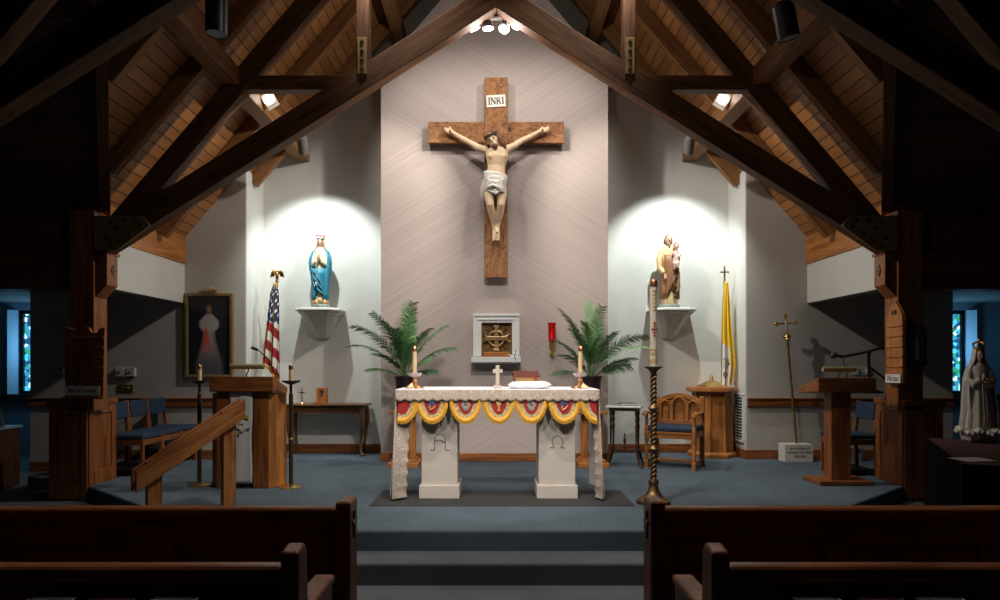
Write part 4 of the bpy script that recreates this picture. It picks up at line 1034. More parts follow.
# ------------------------------------------------------------------ paschal candle
L = V((653.5 - VX) * 5.86 / F, 5.86, PZ)
pc = thing('paschal_candle_stand', 'tall twisted bronze paschal candle stand at the right of the altar', 'candle stand', L)
s = 5.86 / F
def pz(py): return EYE + (VY - py) * s - PZ
MB().lathe([(0, 0), (.155, 0), (.155, .015), (.15, .03), (.115, .05), (.085, .065), (.05, .12), (.04, .17), (0, .17)], seg=36).build('base', BRONZE, pc, smooth=40)
MB().lathe([(0, .16), (.04, .165), (.048, .185), (.048, .20), (.038, .22), (0, .22)], seg=24).build('collar', BRONZE, pc, smooth=True)
for z0, z1 in ((.21, pz(451)), (pz(446), pz(411)), (pz(405), pz(370))):
    b = MB(); R = []
    n = int((z1 - z0) / .006)
    for i in range(n + 1):
        z = z0 + (z1 - z0) * i / n
        R.append([V(math.cos(2 * PI * k / 24) * (.027 + .0045 * math.cos(3 * (2 * PI * k / 24) - z * 150)), math.sin(2 * PI * k / 24) * (.027 + .0045 * math.cos(3 * (2 * PI * k / 24) - z * 150)), z) for k in range(24)])
    b.loft(R).build('twisted_shaft', BRONZE, pc, smooth=True)
for py in (448.5, 408): MB().lathe([(0, -.035), (.03, -.03), (.042, -.012), (.052, 0), (.042, .012), (.03, .03), (0, .035)], (0, 0, pz(py)), 20).build('knop', BRONZE, pc, smooth=True)
MB().lathe([(0, -.01), (.03, 0), (.045, .02), (.085, .045), (.09, .05), (.08, .05), (.04, .03), (0, .028)], (0, 0, pz(372)), 32).build('drip_pan', BRONZE, pc, smooth=True)
L2 = V(L.x, L.y, PZ + pz(372) + .028)
t = thing('paschal_candle', 'tall white paschal candle with red cross and gold bands', 'candle', L2)
hc_ = pz(284) - pz(372) - .028
MB().lathe([(0, 0), (.032, 0), (.032, hc_), (0, hc_)], seg=24).build('candle', WAXW, t, smooth=40)
MB().lathe([(.0, hc_ - .025), (.036, hc_ - .025), (.037, hc_ + .02), (.03, hc_ + .035), (.012, hc_ + .035), (.012, hc_ + .03), (0, hc_ + .03)], seg=24).build('follower', mat('copper', (.62, .26, .12), .3, 1.), t, smooth=30)
for z, hh in ((.06, .03), (.13, .02), (.17, .012)): MB().lathe([(.0342, z), (.0352, z), (.0352, z + hh), (.0342, z + hh)], seg=24).build('gold_band', GOLDP, t, smooth=30)
b = MB()
for dx, dz in ((0, 0), (0, .03), (0, -.03), (.017, 0), (-.017, 0), (0, .055), (0, -.055)): b.box((dx, -.0335, .36 + dz), (.014, .006, .018), (0, PI / 4, 0))
b.build('red_cross', RED, t)
for zz in (.29, .43): MB().ell((0, -.0335, zz), (.008, .003, .008)).build('gold_nail', GOLDP, t)
for z in (.53, .60, .67): MB().tube([V(-.012, -.034, z), V(.012, -.034, z + .02), V(-.010, -.034, z + .04), V(.01, -.034, z + .055)], .005, 6).build('gold_ornament', GOLDP, t)

# ------------------------------------------------------------------ presider's chair
HX, HZ, HY = wood('honey', 'X'), wood('honey', 'Z'), wood('honey', 'Y')
L = V(2.22, 7.98, PZ)
ch = thing('armchair', 'carved oak armchair with three pointed arches in its back and a blue seat', 'chair', L, -.50)
W, D = .315, .27
for q in (-1, 1):
    x = q * (W - .03)
    prof = [(0, .0), (.028, .0), (.028, .09), (.02, .10), (.026, .13), (.018, .17), (.024, .28), (.018, .31), (.028, .33), (.028, .50), (.018, .52), (.024, .56), (.016, .62), (.026, .655), (0, .66)]
    MB().lathe(prof, (x, -D + .03, 0), 14).build('front_leg', HZ, ch, smooth=30)
    MB().box2((x - .028, D - .055, 0), (x + .028, D, .86)).build('rear_leg', HZ, ch, bevel=.006)
    ar = MB().tube([V(x, D - .03, .665), V(x + q * .01, .0, .665), V(x + q * .015, -D + .06, .675), V(x + q * .012, -D - .015, .66), V(x + q * .01, -D - .02, .635)], [.022, .024, .028, .026, .016], 10, flat=(1.2, .8)); ar.build('arm', HY, ch, smooth=True)
    MB().box2((x - .02, -D + .03, .38), (x + .02, D - .03, .44)).build('side_rail', HY, ch, bevel=.004)
    MB().box2((x - .014, -D + .03, .06), (x + .014, D - .03, .095)).build('side_stretcher', HY, ch, bevel=.004)
MB().box2((-W + .03, -D + .01, .37), (W - .03, -D + .05, .435)).build('front_rail', HX, ch, bevel=.005)
MB().box2((-W + .03, -.02, .06), (W - .03, .02, .095)).build('stretcher', HX, ch, bevel=.004)
MB().box2((-W + .02, -D + .0, .43), (W - .02, D - .04, .45)).build('seat_board', HX, ch)
b = MB().box((0, -.02, .482), (W * 2 - .03, D * 2 - .06, .065)); b.build('seat_cushion', BLUE_UP, ch, bevel=.025, bseg=3)
# back with an arched top rail and three pointed arches
yb0, yb1 = D - .045, D - .01
top = [(-W + .055 + (2 * W - .11) * k / 24, .82 + .085 * (1 - (2 * k / 24 - 1) ** 2)) for k in range(25)]
MB().prism(top + [(W - .055, .74), (-W + .055, .74)][0:0] + [(x, z - .06) for x, z in reversed(top)], 'y', yb0, yb1).build('crest_rail', HX, ch, bevel=.004)
MB().prism([(x, z - .05) for x, z in top] + [(W - .055, .52), (-W + .055, .52)], 'y', yb1 - .012, yb1 + .006).build('back_panel', HX, ch)
def arch(cx_, w, z0, z1, y):
    P = []
    zs = z1 - w * .95
    P.append(V(cx_ - w, y, z0)); P.append(V(cx_ - w, y, zs))
    for k in range(1, 7):
        a = k / 6 * PI / 3; P.append(V(cx_ + w - 2 * w * math.cos(a), y, zs + 2 * w * math.sin(a) * .62))
    for k in range(5, -1, -1):
        a = k / 6 * PI / 3; P.append(V(cx_ - w + 2 * w * math.cos(a), y, zs + 2 * w * math.sin(a) * .62))
    P.append(V(cx_ + w, y, z0)); return P
for cx_, w, zt_ in ((-.172, .062, .80), (0, .082, .845), (.172, .062, .80)):
    MB().tube(arch(cx_, w, .55, zt_, yb0 + .005), .012, 6).build('arch_moulding', HZ, ch, smooth=True)
    MB().tube(arch(cx_, w * .72, .56, zt_ - .04, yb0 + .012), .008, 6).build('arch_tracery', wood('oak', 'Z'), ch, smooth=True)
for x in (-.092, .092): MB().box2((x - .014, yb0 - .005, .54), (x + .014, yb1, .80)).build('mullion', HZ, ch, bevel=.004)
MB().box2((-W + .055, yb0, .50), (W - .055, yb1, .56)).build('lower_back_rail', HX, ch, bevel=.004)

# ------------------------------------------------------------------ font, side table, console table
L = V(2.99, 8.90, PZ); OCT = PI / 8
ft = thing('baptismal_font', 'octagonal oak font with a brass lid at the right of the armchair', 'font', L)
def octp(r, z, sy=.96): return [V(math.cos(OCT + k * PI / 4) * r, math.sin(OCT + k * PI / 4) * r * sy, z) for k in range(8)]
MB().loft([octp(.27, .06), octp(.25, .90)]).build('body', HZ, ft, bevel=.006)
MB().loft([octp(.33, 0), octp(.33, .05), octp(.30, .075)]).build('foot', HX, ft, bevel=.006)
MB().loft([octp(.30, .885), octp(.35, .90), octp(.35, .955)]).build('top_slab', HX, ft, bevel=.006)
for k in range(8):
    a = OCT + k * PI / 4; MB().tube([V(math.cos(a) * .268, math.sin(a) * .258, .07), V(math.cos(a) * .25, math.sin(a) * .24, .89)], .016, 6).build('corner_bead', HZ, ft)
MB().lathe([(0, .955), (.21, .955), (.215, .963), (.20, .972), (.09, 1.025), (.03, 1.05), (.02, 1.06), (.016, 1.075), (.026, 1.09), (.022, 1.105), (.008, 1.115), (.004, 1.135), (0, 1.135)], seg=40).build('brass_lid', BRASS, ft, smooth=30)

L = V(1.60, 7.98, PZ)
tb = thing('side_table', 'small dark spindle-legged table with a white marble top beside the armchair', 'table', L, -.34)
DZ, DX = wood('dark', 'Z'), wood('dark', 'X')
MB().box((0, 0, .745), (.43, .31, .022)).build('marble_top', mat('marble', (.62, .62, .62), .25, var=.12, vs=9), tb, bevel=.006)
MB().box((0, 0, .715), (.36, .25, .04)).build('apron', DX, tb, bevel=.004)
for qx in (-1, 1):
    for qy in (-1, 1):
        c = (qx * .155, qy * .10, 0)
        lg = MB().lathe([(0, .20), (.012, .20), (.018, .23), (.011, .26), (.014, .45), (.02, .50), (.011, .53), (.018, .58), (.012, .62), (.02, .66), (.016, .70), (0, .70)], c, 12)
        lg.tube([V(c[0], c[1], .22), V(c[0] + qx * .02, c[1] + qy * .01, .14), V(c[0] + qx * .045, c[1] + qy * .03, .05), V(c[0] + qx * .07, c[1] + qy * .045, .012), V(c[0] + qx * .085, c[1] + qy * .05, .012)], [.016, .018, .014, .014, .012], 8)
        lg.build('leg', DZ, tb, smooth=40)
MB().box((0, 0, .21), (.31, .03, .022)).box((-.155, 0, .21), (.025, .22, .022)).box((.155, 0, .21), (.025, .22, .022)).build('stretcher', DX, tb, bevel=.003)
MB().lathe([(0, .215), (.02, .215), (.024, .24), (.012, .27), (.02, .32), (.014, .35), (.006, .37), (.014, .39), (.006, .41), (0, .415)], (0, 0, 0), 14).build('finial', DZ, tb, smooth=True)
t = thing('book', 'grey closed book on the white marble top of the dark side table', 'book', (1.635, 7.97, PZ + .757), .2)
MB().box((0, 0, .003), (.20, .15, .006)).box((0, 0, .031), (.20, .15, .006)).box((0, .072, .017), (.20, .006, .03)).build('cover', mat('grey_cloth', (.16, .17, .17), .7), t, bevel=.002)
MB().box((0, -.002, .017), (.19, .142, .022)).build('pages', PAPER, t)

L = V(-2.36, 9.02, PZ)
tb = thing('console_table', 'dark wood console table with curved legs under the blue statue', 'table', L)
WX, WZ_ = wood('walnut', 'X'), wood('walnut', 'Z')
MB().box((0, 0, .705), (1.16, .40, .022)).build('top', WX, tb, bevel=.006)
MB().box((0, 0, .645), (1.02, .32, .10)).build('apron', WX, tb, bevel=.005)
for qx in (-1, 1):
    for qy in (-1, 1):
        x, y = qx * .495, qy * .15
        MB().tube([V(x, y, .69), V(x + qx * .012, y + qy * .005, .60), V(x + qx * .022, y + qy * .01, .50), V(x + qx * .005, y, .30), V(x - qx * .012, y - qy * .004, .12), V(x + qx * .004, y + qy * .004, .05), V(x + qx * .02, y + qy * .012, .018)], [.04, .042, .036, .022, .016, .018, .022], 10).ell((x + qx * .024, y + qy * .014, .02), (.034, .03, .02)).build('leg', WZ_, tb, smooth=True)
L = (at(302, 404, 8.95).x, 8.95, PZ + .716)
t = thing('brass_cross', 'small brass cross standing on the console table beside a wooden block', 'cross', L)
MB().lathe([(0, 0), (.035, 0), (.03, .012), (.012, .03), (.01, .045), (0, .045)], seg=20).build('base', BRASS, t, smooth=30)
MB().box((0, 0, .13), (.016, .012, .19)).box((0, 0, .16), (.092, .0125, .016)).build('cross', BRASS, t, bevel=.003)
L = (at(321, 404, 8.95).x, 8.95, PZ + .716)
t = thing('wooden_plaque', 'light wood block with a dark cut-out cross on the console table', 'plaque', L)
MB().box((0, 0, .012), (.17, .12, .024)).build('ledge', wood('rail', 'X'), t, bevel=.003)
bl = MB().box((.01, .02, .125), (.155, .05, .21)).build('block', wood('rail', 'Z'), t, bevel=.003)
MB().box((.01, -.007, .155), (.022, .006, .10)).box((.01, -.007, .17), (.062, .0055, .024)).ell((.01, -.006, .115), (.012, .003, .014)).build('cut_out_cross', INK, bl)

# ------------------------------------------------------------------ painting with its picture light
L = V(-3.83, YF, 1.97); hw_, hh_ = .325, .57
pa = thing('painting', 'large gold-framed dark painting of a robed figure on the left wall', 'painting', L)
GF = mat('gilt_frame', (.27, .18, .07), .45, .5, var=.35, vs=40, bump=.4, bs=60)
for q in (-1, 1):
    MB().box2((q * hw_, -.055, -hh_), (q * (hw_ - .05), -.004, hh_)).build('frame_side', GF, pa, bevel=.012)
    MB().box2((-hw_ + .05, -.055, q * hh_), (hw_ - .05, -.004, q * (hh_ - .05))).build('frame_rail', GF, pa, bevel=.012)
def sm(a, b, x):
    x = min(1, max(0, (x - a) / (b - a))); return x * x * (3 - 2 * x)
def pcol(u, v):
    # a plain pale-robed figure fading into darkness
    x = u - .5; c = Vector((.007, .007, .010))
    def lay(c, col, k): return c * (1 - k) + Vector(col) * k
    w = .07 + .17 * sm(.2, .33, v) - .10 * sm(.38, .46, v) + .20 * sm(.45, .95, v)
    body = (1 - sm(w * .75, w * 1.12, abs(x))) * sm(.19, .25, v) * (1 - sm(.35, .95, v) * .80)
    c = lay(c, (.20, .175, .17), body)
    red = sm(.0, .06, .035 + (v - .36) * .34 - abs(x + .07)) * sm(.36, .42, v) * (1 - sm(.45, .78, v))
    c = lay(c, (.34, .05, .03), min(1, red * 1.3))
    for s_ in (-1, 1): c = lay(c, (.06, .016, .012), .5 * (1 - sm(.0, .05, abs(x - s_ * (.06 + (v - .4) * .42)))) * sm(.42, .5, v) * (1 - sm(.6, .85, v)))
    hd = (x / .075) ** 2 + ((v - .16) / .06) ** 2
    c = lay(c, (.05, .022, .014), 1 - sm(.8, 1.3, hd)); fc = (x / .045) ** 2 + ((v - .165) / .045) ** 2
    c = lay(c, (.16, .085, .05), 1 - sm(.7, 1.3, fc))
    return tuple(min(.8, q * 1.9) for q in c)
MB().grid(lambda u, v: V(-hw_ + .045 + u * (2 * hw_ - .09), -.03, hh_ - .045 - v * (2 * hh_ - .09)), 60, 110, pcol).build('canvas', attr_mat('painted_canvas', .4), pa)
MB().box2((-hw_ + .03, -.028, -hh_ + .03), (hw_ - .03, -.005, hh_ - .03)).build('backing', BLACK, pa)
pl = MB().tube([V(-.10, -.09, hh_ + .02), V(.12, -.09, hh_ + .02)], .022, 10).build('picture_light', BRASS, pa, smooth=True)
MB().tube([V(.07, -.02, hh_ - .005), V(.085, -.04, hh_ + .06), (.05, -.07, hh_ + .075), (.02, -.09, hh_ + .03)], .006, 6).build('arm', BRASS, pl)

# ------------------------------------------------------------------ handrail of the side steps
ra = V(-2.88, 5.10, .655); rb = V(-2.262, 5.72, 1.20)
d = (rb - ra); dh = V(d.x, d.y, 0).normalized(); nr = V(dh.y, -dh.x, 0)       # nr faces the aisle
L = V(-2.8, 5.2, TZ)
hr = thing('handrail', 'sloping double-board oak handrail with two posts before the left lectern', 'handrail', L)
def rail_board(off, nm):
    M = V(0, 0, .085); a = ra + nr * off; b_ = rb + nr * off; t_ = nr * .019
    bm_ = MB(); R = [[a + t_ - M, a + t_ + M, a - t_ + M, a - t_ - M], [b_ + t_ - M, b_ + t_ + M, b_ - t_ + M, b_ - t_ - M]]
    ctr = (a + b_) / 2; ang = math.atan2(d.z, V(d.x, d.y, 0).length)
    X = d.normalized(); Y = -nr; Z = X.cross(Y); RM = Matrix((X, Y, Z))
    R = [[RM @ (p - ctr) for p in r] for r in R]
    o = bm_.loft(R).build(nm, wood('rail', 'X'), hr, bevel=.004); o.location = ctr - L; o.rotation_euler = RM.transposed().to_euler(); return o
rail_board(.055, 'rail_board'); rail_board(-.055, 'rail_board')
for t_, zb in ((.17, TZ), (.86, PZ)):
    p = ra + d * t_
    b = MB().box((0, 0, 0), (.11, .07, p.z + .05 - zb)); o = b.build('post', wood('rail', 'Z'), hr, bevel=.004)
    o.location = V(p.x, p.y, (p.z + .05 + zb) / 2) - L; o.rotation_euler = (0, 0, math.atan2(dh.y, dh.x))

# ------------------------------------------------------------------ blue chairs along the sides
def blue_chair(label, group):
    t = thing('side_chair', label, 'chair', (0, 0, 0), 0, group)      # faces local -Y
    for q in (-1, 1):
        MB().box2((q * .20 - .017, -.22, 0), (q * .20 + .017, -.18, .43)).build('front_leg', OZ, t, bevel=.004)
        b = MB().loft([[V(q * .20 - .015, y_, z_), V(q * .20 + .015, y_, z_), V(q * .20 + .015, y_ + .04, z_), V(q * .20 - .015, y_ + .04, z_)] for y_, z_ in ((.19, 0), (.17, .44), (.212, .835))]); b.build('rear_leg', OZ, t, bevel=.004)
        MB().box2((q * .20 - .012, -.18, .35), (q * .20 + .012, .18, .41)).build('side_rail', wood('oak', 'Y'), t, bevel=.003)
    MB().box2((-.185, -.215, .35), (.185, -.19, .41)).build('front_rail', OX, t, bevel=.003)
    MB().box((0, -.005, .445), (.44, .44, .06)).build('seat', BLUE_UP, t, bevel=.022, bseg=3)
    b = MB().box((0, .203, .73), (.375, .045, .20), (-.10, 0, 0)); b.build('backrest', BLUE_UP, t, bevel=.015, bseg=3)
    MB().box2((-.20, -.16, .05), (.20, .17, .075)).build('book_rack', BLACK, t, bevel=.003)
    return t
c0 = blue_chair('blue upholstered oak chair nearest the left post, first of the row of three', None)
c0.location = (-4.20, 7.46, PZ); c0.rotation_euler = (0, 0, PI / 2)
dup(c0, 'blue upholstered oak chair in the middle of the row of three at left', None, (-4.20, 7.90, PZ), PI / 2)
dup(c0, 'blue upholstered oak chair nearest the painting, last of the row of three', None, (-4.20, 8.34, PZ), PI / 2)
dup(c0, 'single blue upholstered chair behind the right reading stand', None, (4.12, 7.50, PZ), -PI / 2)
# ------------------------------------------------------------------ processional cross in its marble block
L = V(3.93, 8.42, PZ)
bl = thing('cross_base', 'white marble block with engraved lettering that holds the tall brass cross', 'base', L)
MB().box((0, 0, .115), (.37, .19, .23)).build('block', mat('marble_white', (.62, .585, .53), .45, var=.06, vs=12), bl, bevel=.004)
for k, tx in enumerate(('IN HONOR OF', 'FATHER MAC PHEE', '1928-2002')):
    text_mesh(tx, .042, INK, 'engraved_line', bl, Matrix.Translation((0.01, -.0955, .175 - k * .052)) @ FRONT, depth=.0008, xs=.88)
top = at(787.3, 341, 8.42); bot = at(796.5, 443, 8.42)
L = V(bot.x, 8.42, PZ + .231); up = (top - V(L.x, L.y, L.z))
pcx = thing('processional_cross', 'tall brass processional crucifix leaning slightly in a marble block', 'crucifix', L)
MB().tube([V(0, 0, 0), up], .017, 12).build('staff', mat('aged_brass', (.45, .31, .10), .35, .9, var=.25, vs=16), pcx, smooth=True)
for k in (.30, .62): MB().ell(up * k, (.019, .019, .012)).build('staff_ring', BRASS, pcx)
ux = up.normalized(); X = V(1, 0, .0); X = (X - ux * X.dot(ux)).normalized()
def q(x, z, y=0): return up + X * x + ux * z + V(0, y, 0)
b = MB()
b.lathe([(0, -.02), (.02, -.015), (.03, .02), (.018, .04), (.03, .06), (.018, .09), (.012, .11), (0, .11)], up, 12)
for s_ in (-1, 1): b.tube([q(s_ * .012, .03), q(s_ * .045, .05), q(s_ * .04, .085)], [.012, .01, .008], 6)
b.tube([q(0, .08), q(0, .35)], .014, 8).tube([q(-.12, .235), q(.12, .235)], .014, 8)
for x, z in ((-.12, .235), (.12, .235), (0, .345)):
    for k in range(3):
        a = k * 2 * PI / 3 + (PI / 2 if x == 0 else (PI if x < 0 else 0)); b.ell(q(x + math.cos(a) * .016, z + math.sin(a) * .02), .018)
b.build('cross', BRASS, pcx, smooth=True)
b = MB().tube([q(0, .245, -.016), q(0, .20, -.02), q(0, .15, -.02), q(.004, .11, -.016)], [.012, .017, .012, .008], 8).ell(q(-.004, .262, -.02), .013)
for s_ in (-1, 1): b.tube([q(s_ * .012, .235, -.018), q(s_ * .05, .25, -.016), q(s_ * .082, .262, -.014)], [.008, .007, .005], 6)
b.fuse('corpus', mat('silver_paint', (.45, .47, .48)), pcx, None, .004, 1)

# ------------------------------------------------------------------ boards and pictures on the posts
L = V(-4.26, 6.68, 1.5)
hb = thing('hymn_board', 'slatted oak hymn board with scalloped top on the left post, lettered card below', 'hymn board', L)
s = 6.66 / F
def bx(px): return (px - VX) * s
def bz(py): return EYE + (VY - py) * s
topc = [(bx(66) + (bx(105) - bx(66)) * k / 20, bz(328.5) + .014 * math.cos(k / 20 * 2 * PI * 2) - (.03 if 12 < k < 17 else 0)) for k in range(21)]
MB().prism(topc + [(bx(103.5), bz(398)), (bx(65), bz(398))], 'y', 6.655, 6.695).build('board', wood('oak', 'Z'), hb, L, bevel=.004)
for py in (337.5, 347.5, 357.5, 367.5, 378.5): MB().box2((bx(65.5), 6.64, bz(py + 1)), (bx(104), 6.656, bz(py - .6))).build('slat', wood('oak', 'X'), hb, L, bevel=.003)
MB().box2((bx(64), 6.63, bz(399)), (bx(105), 6.696, bz(396.5))).build('bottom_rail', wood('oak', 'X'), hb, L, bevel=.006)
cd = MB().box((0, 0, 0), (bx(101) - bx(66), .003, .098)).build('card', PAPER, hb); cd.location = V(bx(83.5), 6.638, bz(390.5)) - L
text_mesh('Mass of Creation', .066, INK, 'lettering', cd, Matrix.Translation((0, -.0025, 0)) @ FRONT, shear=.25, depth=.0008, xs=.64)
L = V(4.175, 6.69, 1.8)
hb = thing('hymn_board', 'narrow pointed-arch oak hymn board on the right post with a lettered card', 'hymn board', L)
ya, yb_ = 6.555, 6.825
def zz(py): return EYE + (VY - py) * 6.69 / F
pts = [(ya, zz(383)), (ya, zz(325))] + [(ya + (yb_ - ya) / 2 * math.sin(k / 6 * PI / 2) ** 1.0 if False else ya + (yb_ - ya) / 2 * (1 - math.cos(k / 6 * PI / 2)), zz(325) + (zz(301) - zz(325)) * (k / 6) ** .8) for k in range(1, 7)]
pts += [(yb_ - (p[0] - ya), p[1]) for p in reversed(pts[:-1])]
MB().prism(pts, 'x', 4.150, 4.190).build('board', wood('honey', 'Z'), hb, L, bevel=.004)
for py in (326, 336, 346.5, 356.5, 366.5): MB().box2((4.138, ya, zz(py + .8)), (4.152, yb_, zz(py - .4))).build('slat', wood('honey', 'Y'), hb, L, bevel=.002)
MB().box2((4.136, ya + .10, zz(314)), (4.152, ya + .17, zz(310))).build('carved_mark', DX, hb, L, bevel=.003)
cd = MB().box((0, 0, 0), (.003, .25, .088)).build('card', PAPER, hb); cd.location = V(4.135, 6.69, zz(378.5)) - L
text_mesh('Nicean', .085, INK, 'lettering', cd, Matrix.Translation((-.0025, 0, 0)) @ Matrix.Rotation(-PI / 2, 4, 'Z') @ FRONT, shear=.2, depth=.0008, xs=.8)
L = V(4.36, 6.69, 1.79)
ic = thing('framed_picture', 'small dark-framed arched picture of a pale robed figure on the right post', 'picture', L)
def archp(w, z0, z1): return [(-w, z0), (-w, z1 - w * .8)] + [(-w * math.cos(k / 12 * PI), z1 - w * .8 + w * .8 * math.sin(k / 12 * PI)) for k in range(1, 12)] + [(w, z1 - w * .8), (w, z0)]
MB().prism(archp(.115, -.22, .22), 'y', -.028, -.002).build('frame', DZ, ic, bevel=.008)
def icol(u, v):
    x = u - .5
    if (x / .09) ** 2 + ((v - .22) / .07) ** 2 < 1: return (.34, .22, .17)
    if .28 < v < .93 and abs(x) < .12 + .10 * v: return (.5, .5, .58) if abs(x) < .12 else (.2, .22, .32)
    return (.06, .085, .15)
MB().grid(lambda u, v: V(-.085 + u * .17, -.030, .165 - v * .35), 20, 40, icol).build('image', attr_mat('painted_canvas'), ic)
t = thing('folded_note', 'small white note propped on the right pedestal beside the post', 'note', (4.285, 6.72, 1.376 - .16))
MB().prism([(-.03, 0), (-.028, .13), (.0, .14), (.03, .0)], 'y', -.004, .0).build('paper', PAPER, t)
MB().tube([V(-.008, -.006, .10), V(.008, -.006, .075), V(-.006, -.006, .05), V(.008, -.006, .03)], .005, 5).build('ink_mark', INK, t)

# ------------------------------------------------------------------ wall plates, vent, outlets
def plate_thing(nm, label, cat, px0, py0, px1, py1, y, m, th=.02):
    a = at(px0, py1, y); b = at(px1, py0, y); c = V((a.x + b.x) / 2, YF, (a.z + b.z) / 2)
    t = thing(nm, label, cat, c)
    return t, b.x - a.x, b.z - a.z
for x0, lb in ((117, 'left grey square switch box on the wall above the gold plaque'), (127.5, 'right grey square switch box on the wall above the gold plaque')):
    t, w, h = plate_thing('switch_box', lb, 'switch', x0, 367.5, x0 + 9, 376.5, YF, PLATE)
    MB().box((0, -.025, 0), (w, .05, h)).build('box', PLATE, t, bevel=.006)
    MB().lathe([(0, 0), (.018, 0), (.016, .014), (0, .016)], (0, 0, 0), 14).build('dial', mat('dark_grey', (.12, .12, .12), .5), t); o = t.children[-1]; o.rotation_euler = (PI / 2, 0, 0); o.location = (0, -.05, 0)
t, w, h = plate_thing('wall_plaque', 'small brass plaque on the wall below the grey switch boxes', 'plaque', 119, 384.5, 134, 392, YF, BRASS)
MB().box((0, -.008, 0), (w, .016, h)).build('plate', mat('aged_brass', (.45, .31, .10)), t, bevel=.004)
for k in range(3): MB().tube([V(-w * .3 + k * w * .2, -.018, -.01), V(-w * .22 + k * w * .2, -.018, .018), V(-w * .15 + k * w * .2, -.018, -.012)], .005, 5).build('relief', IRON, t)
t, w, h = plate_thing('thermostat', 'dim thermostat on the wall left of the oak post at left', 'thermostat', 59.5, 367, 64.5, 374, YF, PLATE)
MB().box((0, -.015, 0), (w, .03, h)).build('case', PLATE, t, bevel=.004); MB().box((0, -.031, .01), (w * .6, .003, h * .3)).build('display', BLACKP, t)
t, w, h = plate_thing('switch_plate', 'white switch plate on the wall behind the boom microphone', 'switch', 852, 366, 871, 375, YF, PLATE)
MB().box((0, -.006, 0), (w, .012, h)).build('plate', PLATE, t, bevel=.003)
for k in (-1, 1): MB().box((k * w * .25, -.018, .0), (.02, .02, .04)).ell((k * w * .25, -.022, .01), (.016, .012, .016)).build('knob', WHITE, t)
t, w, h = plate_thing('wall_outlet', 'dark wall outlet low on the wall behind the right reading stand', 'outlet', 855, 453, 859.5, 460, YF, PLATE)
MB().box((0, -.006, 0), (w, .012, h)).build('plate', mat('outlet_brown', (.10, .07, .05), .5), t, bevel=.003)
for k in (-1, 1): MB().box((0, -.013, k * .022), (.028, .006, .026)).build('socket', PLATE, t, bevel=.003)
L = V(4.66, 8.45, PZ)
t = thing('equipment_box', 'low grey equipment box with dark slots on the floor at right', 'box', L)
MB().box((0, 0, .09), (.26, .14, .18)).build('case', mat('grey_metal', (.22, .22, .22), .5), t, bevel=.006)
for k in (-1, 1): MB().box((k * .06, -.071, .14), (.07, .006, .03)).build('slot', BLACKP, t)
L = V(3.325, 8.80, .88)
t = thing('wall_vent', 'white louvred vent low on the niche wall beside the font', 'vent', L)
for a_, b_ in (((-.006, -.16, -.34), (.018, -.135, .30)), ((-.006, .135, -.34), (.018, .16, .30)), ((-.006, -.16, .28), (.018, .16, .31)), ((-.006, -.16, -.35), (.018, .16, -.32))): MB().box2(a_, b_).build('frame_bar', WHITE, t, bevel=.003)
for k in range(15): MB().box((.004, 0, -.30 + k * .04), (.03, .275, .006), (0, .6, 0)).build('louvre', WHITE, t)
MB().box2((.012, -.14, -.33), (.019, .14, .29)).build('backing', mat('dark_grey', (.12, .12, .12)), t)

# ------------------------------------------------------------------ tables in the dark side aisles
u = V(.46, .888, 0); v_ = V(.888, -.46, 0); c0_ = V(3.17, 4.35, 0)
ctr = c0_ + u * .85 + v_ * .62; ang = math.atan2(-.46, .888)
L = V(ctr.x, ctr.y, 0)
tb = thing('draped_table', 'dark draped table carrying the white crowned statue at right', 'table', L, ang)
MB().box((0, 0, .90), (1.24, 1.70, .02)).build('table_top', DX, tb, bevel=.004)
def skirt(k):
    pr = MB(); R = []
    for z, ex_ in ((.912, 0), (.905, .006), (.5, .012), (.17, .02)):
        r_ = []
        for q_ in range(80):
            a = q_ / 80 * 4; sd_ = int(a); f = a - sd_
            P = [(-.63, -.86), (.63, -.86), (.63, .86), (-.63, .86)]
            p0, p1 = P[sd_], P[(sd_ + 1) % 4]
            x = p0[0] + (p1[0] - p0[0]) * f; y = p0[1] + (p1[1] - p0[1]) * f
            w_ = 1 + ex_ / .7 * (1 + .6 * math.sin(q_ * 1.7)); r_.append(V(x * w_, y * w_, z))
        R.append(r_)
    return pr.loft(R, False)
skirt(0).build('skirt', DKCLOTH, tb, smooth=True)
MB().box((0, 0, .911), (1.26, 1.72, .003)).build('cloth_top', mat('cloth_maroon', (.06, .018, .016), .85), tb)
for qx in (-1, 1):
    for qy in (-1, 1): MB().box2((qx * .58, qy * .8, .0), (qx * .53, qy * .75, .89)).build('leg', DZ, tb)
t = thing('paper_sheet', 'white printed sheet lying on the dark draped table at right', 'paper', (3.36, 4.53, .9135), .1)
MB().box((0, 0, .001), (.22, .17, .002)).build('sheet', PAPER, t)
for k in range(5): MB().box((-.01 * (k % 2), .05 - k * .024, .0022), (.16, .004, .0006)).build('print_line', mat('print_grey', (.3, .3, .3)), t)
t = thing('small_table', 'small dark table at the far left edge, before the window', 'table', (-5.78, 7.35, TZ))
MB().box((0, 0, .70), (.42, .42, .03)).build('top', mat('blue_grey_top', (.16, .2, .25), .4), t, bevel=.004)
MB().box((0, 0, .35), (.38, .38, .66)).build('cabinet', DZ, t, bevel=.004)
t = thing('cruet', 'thin dark bottle on the small table at the far left', 'bottle', (-5.63, 7.3, TZ + .716))
MB().lathe([(0, 0), (.03, 0), (.034, .02), (.03, .08), (.012, .12), (.01, .2), (0, .2)], seg=16).build('bottle', mat('dark_glass', (.05, .07, .08), .1, spec=.8), t, smooth=True)
MB().lathe([(0, .2), (.013, .2), (.013, .225), (0, .23)], seg=12).build('stopper', IRON, t)

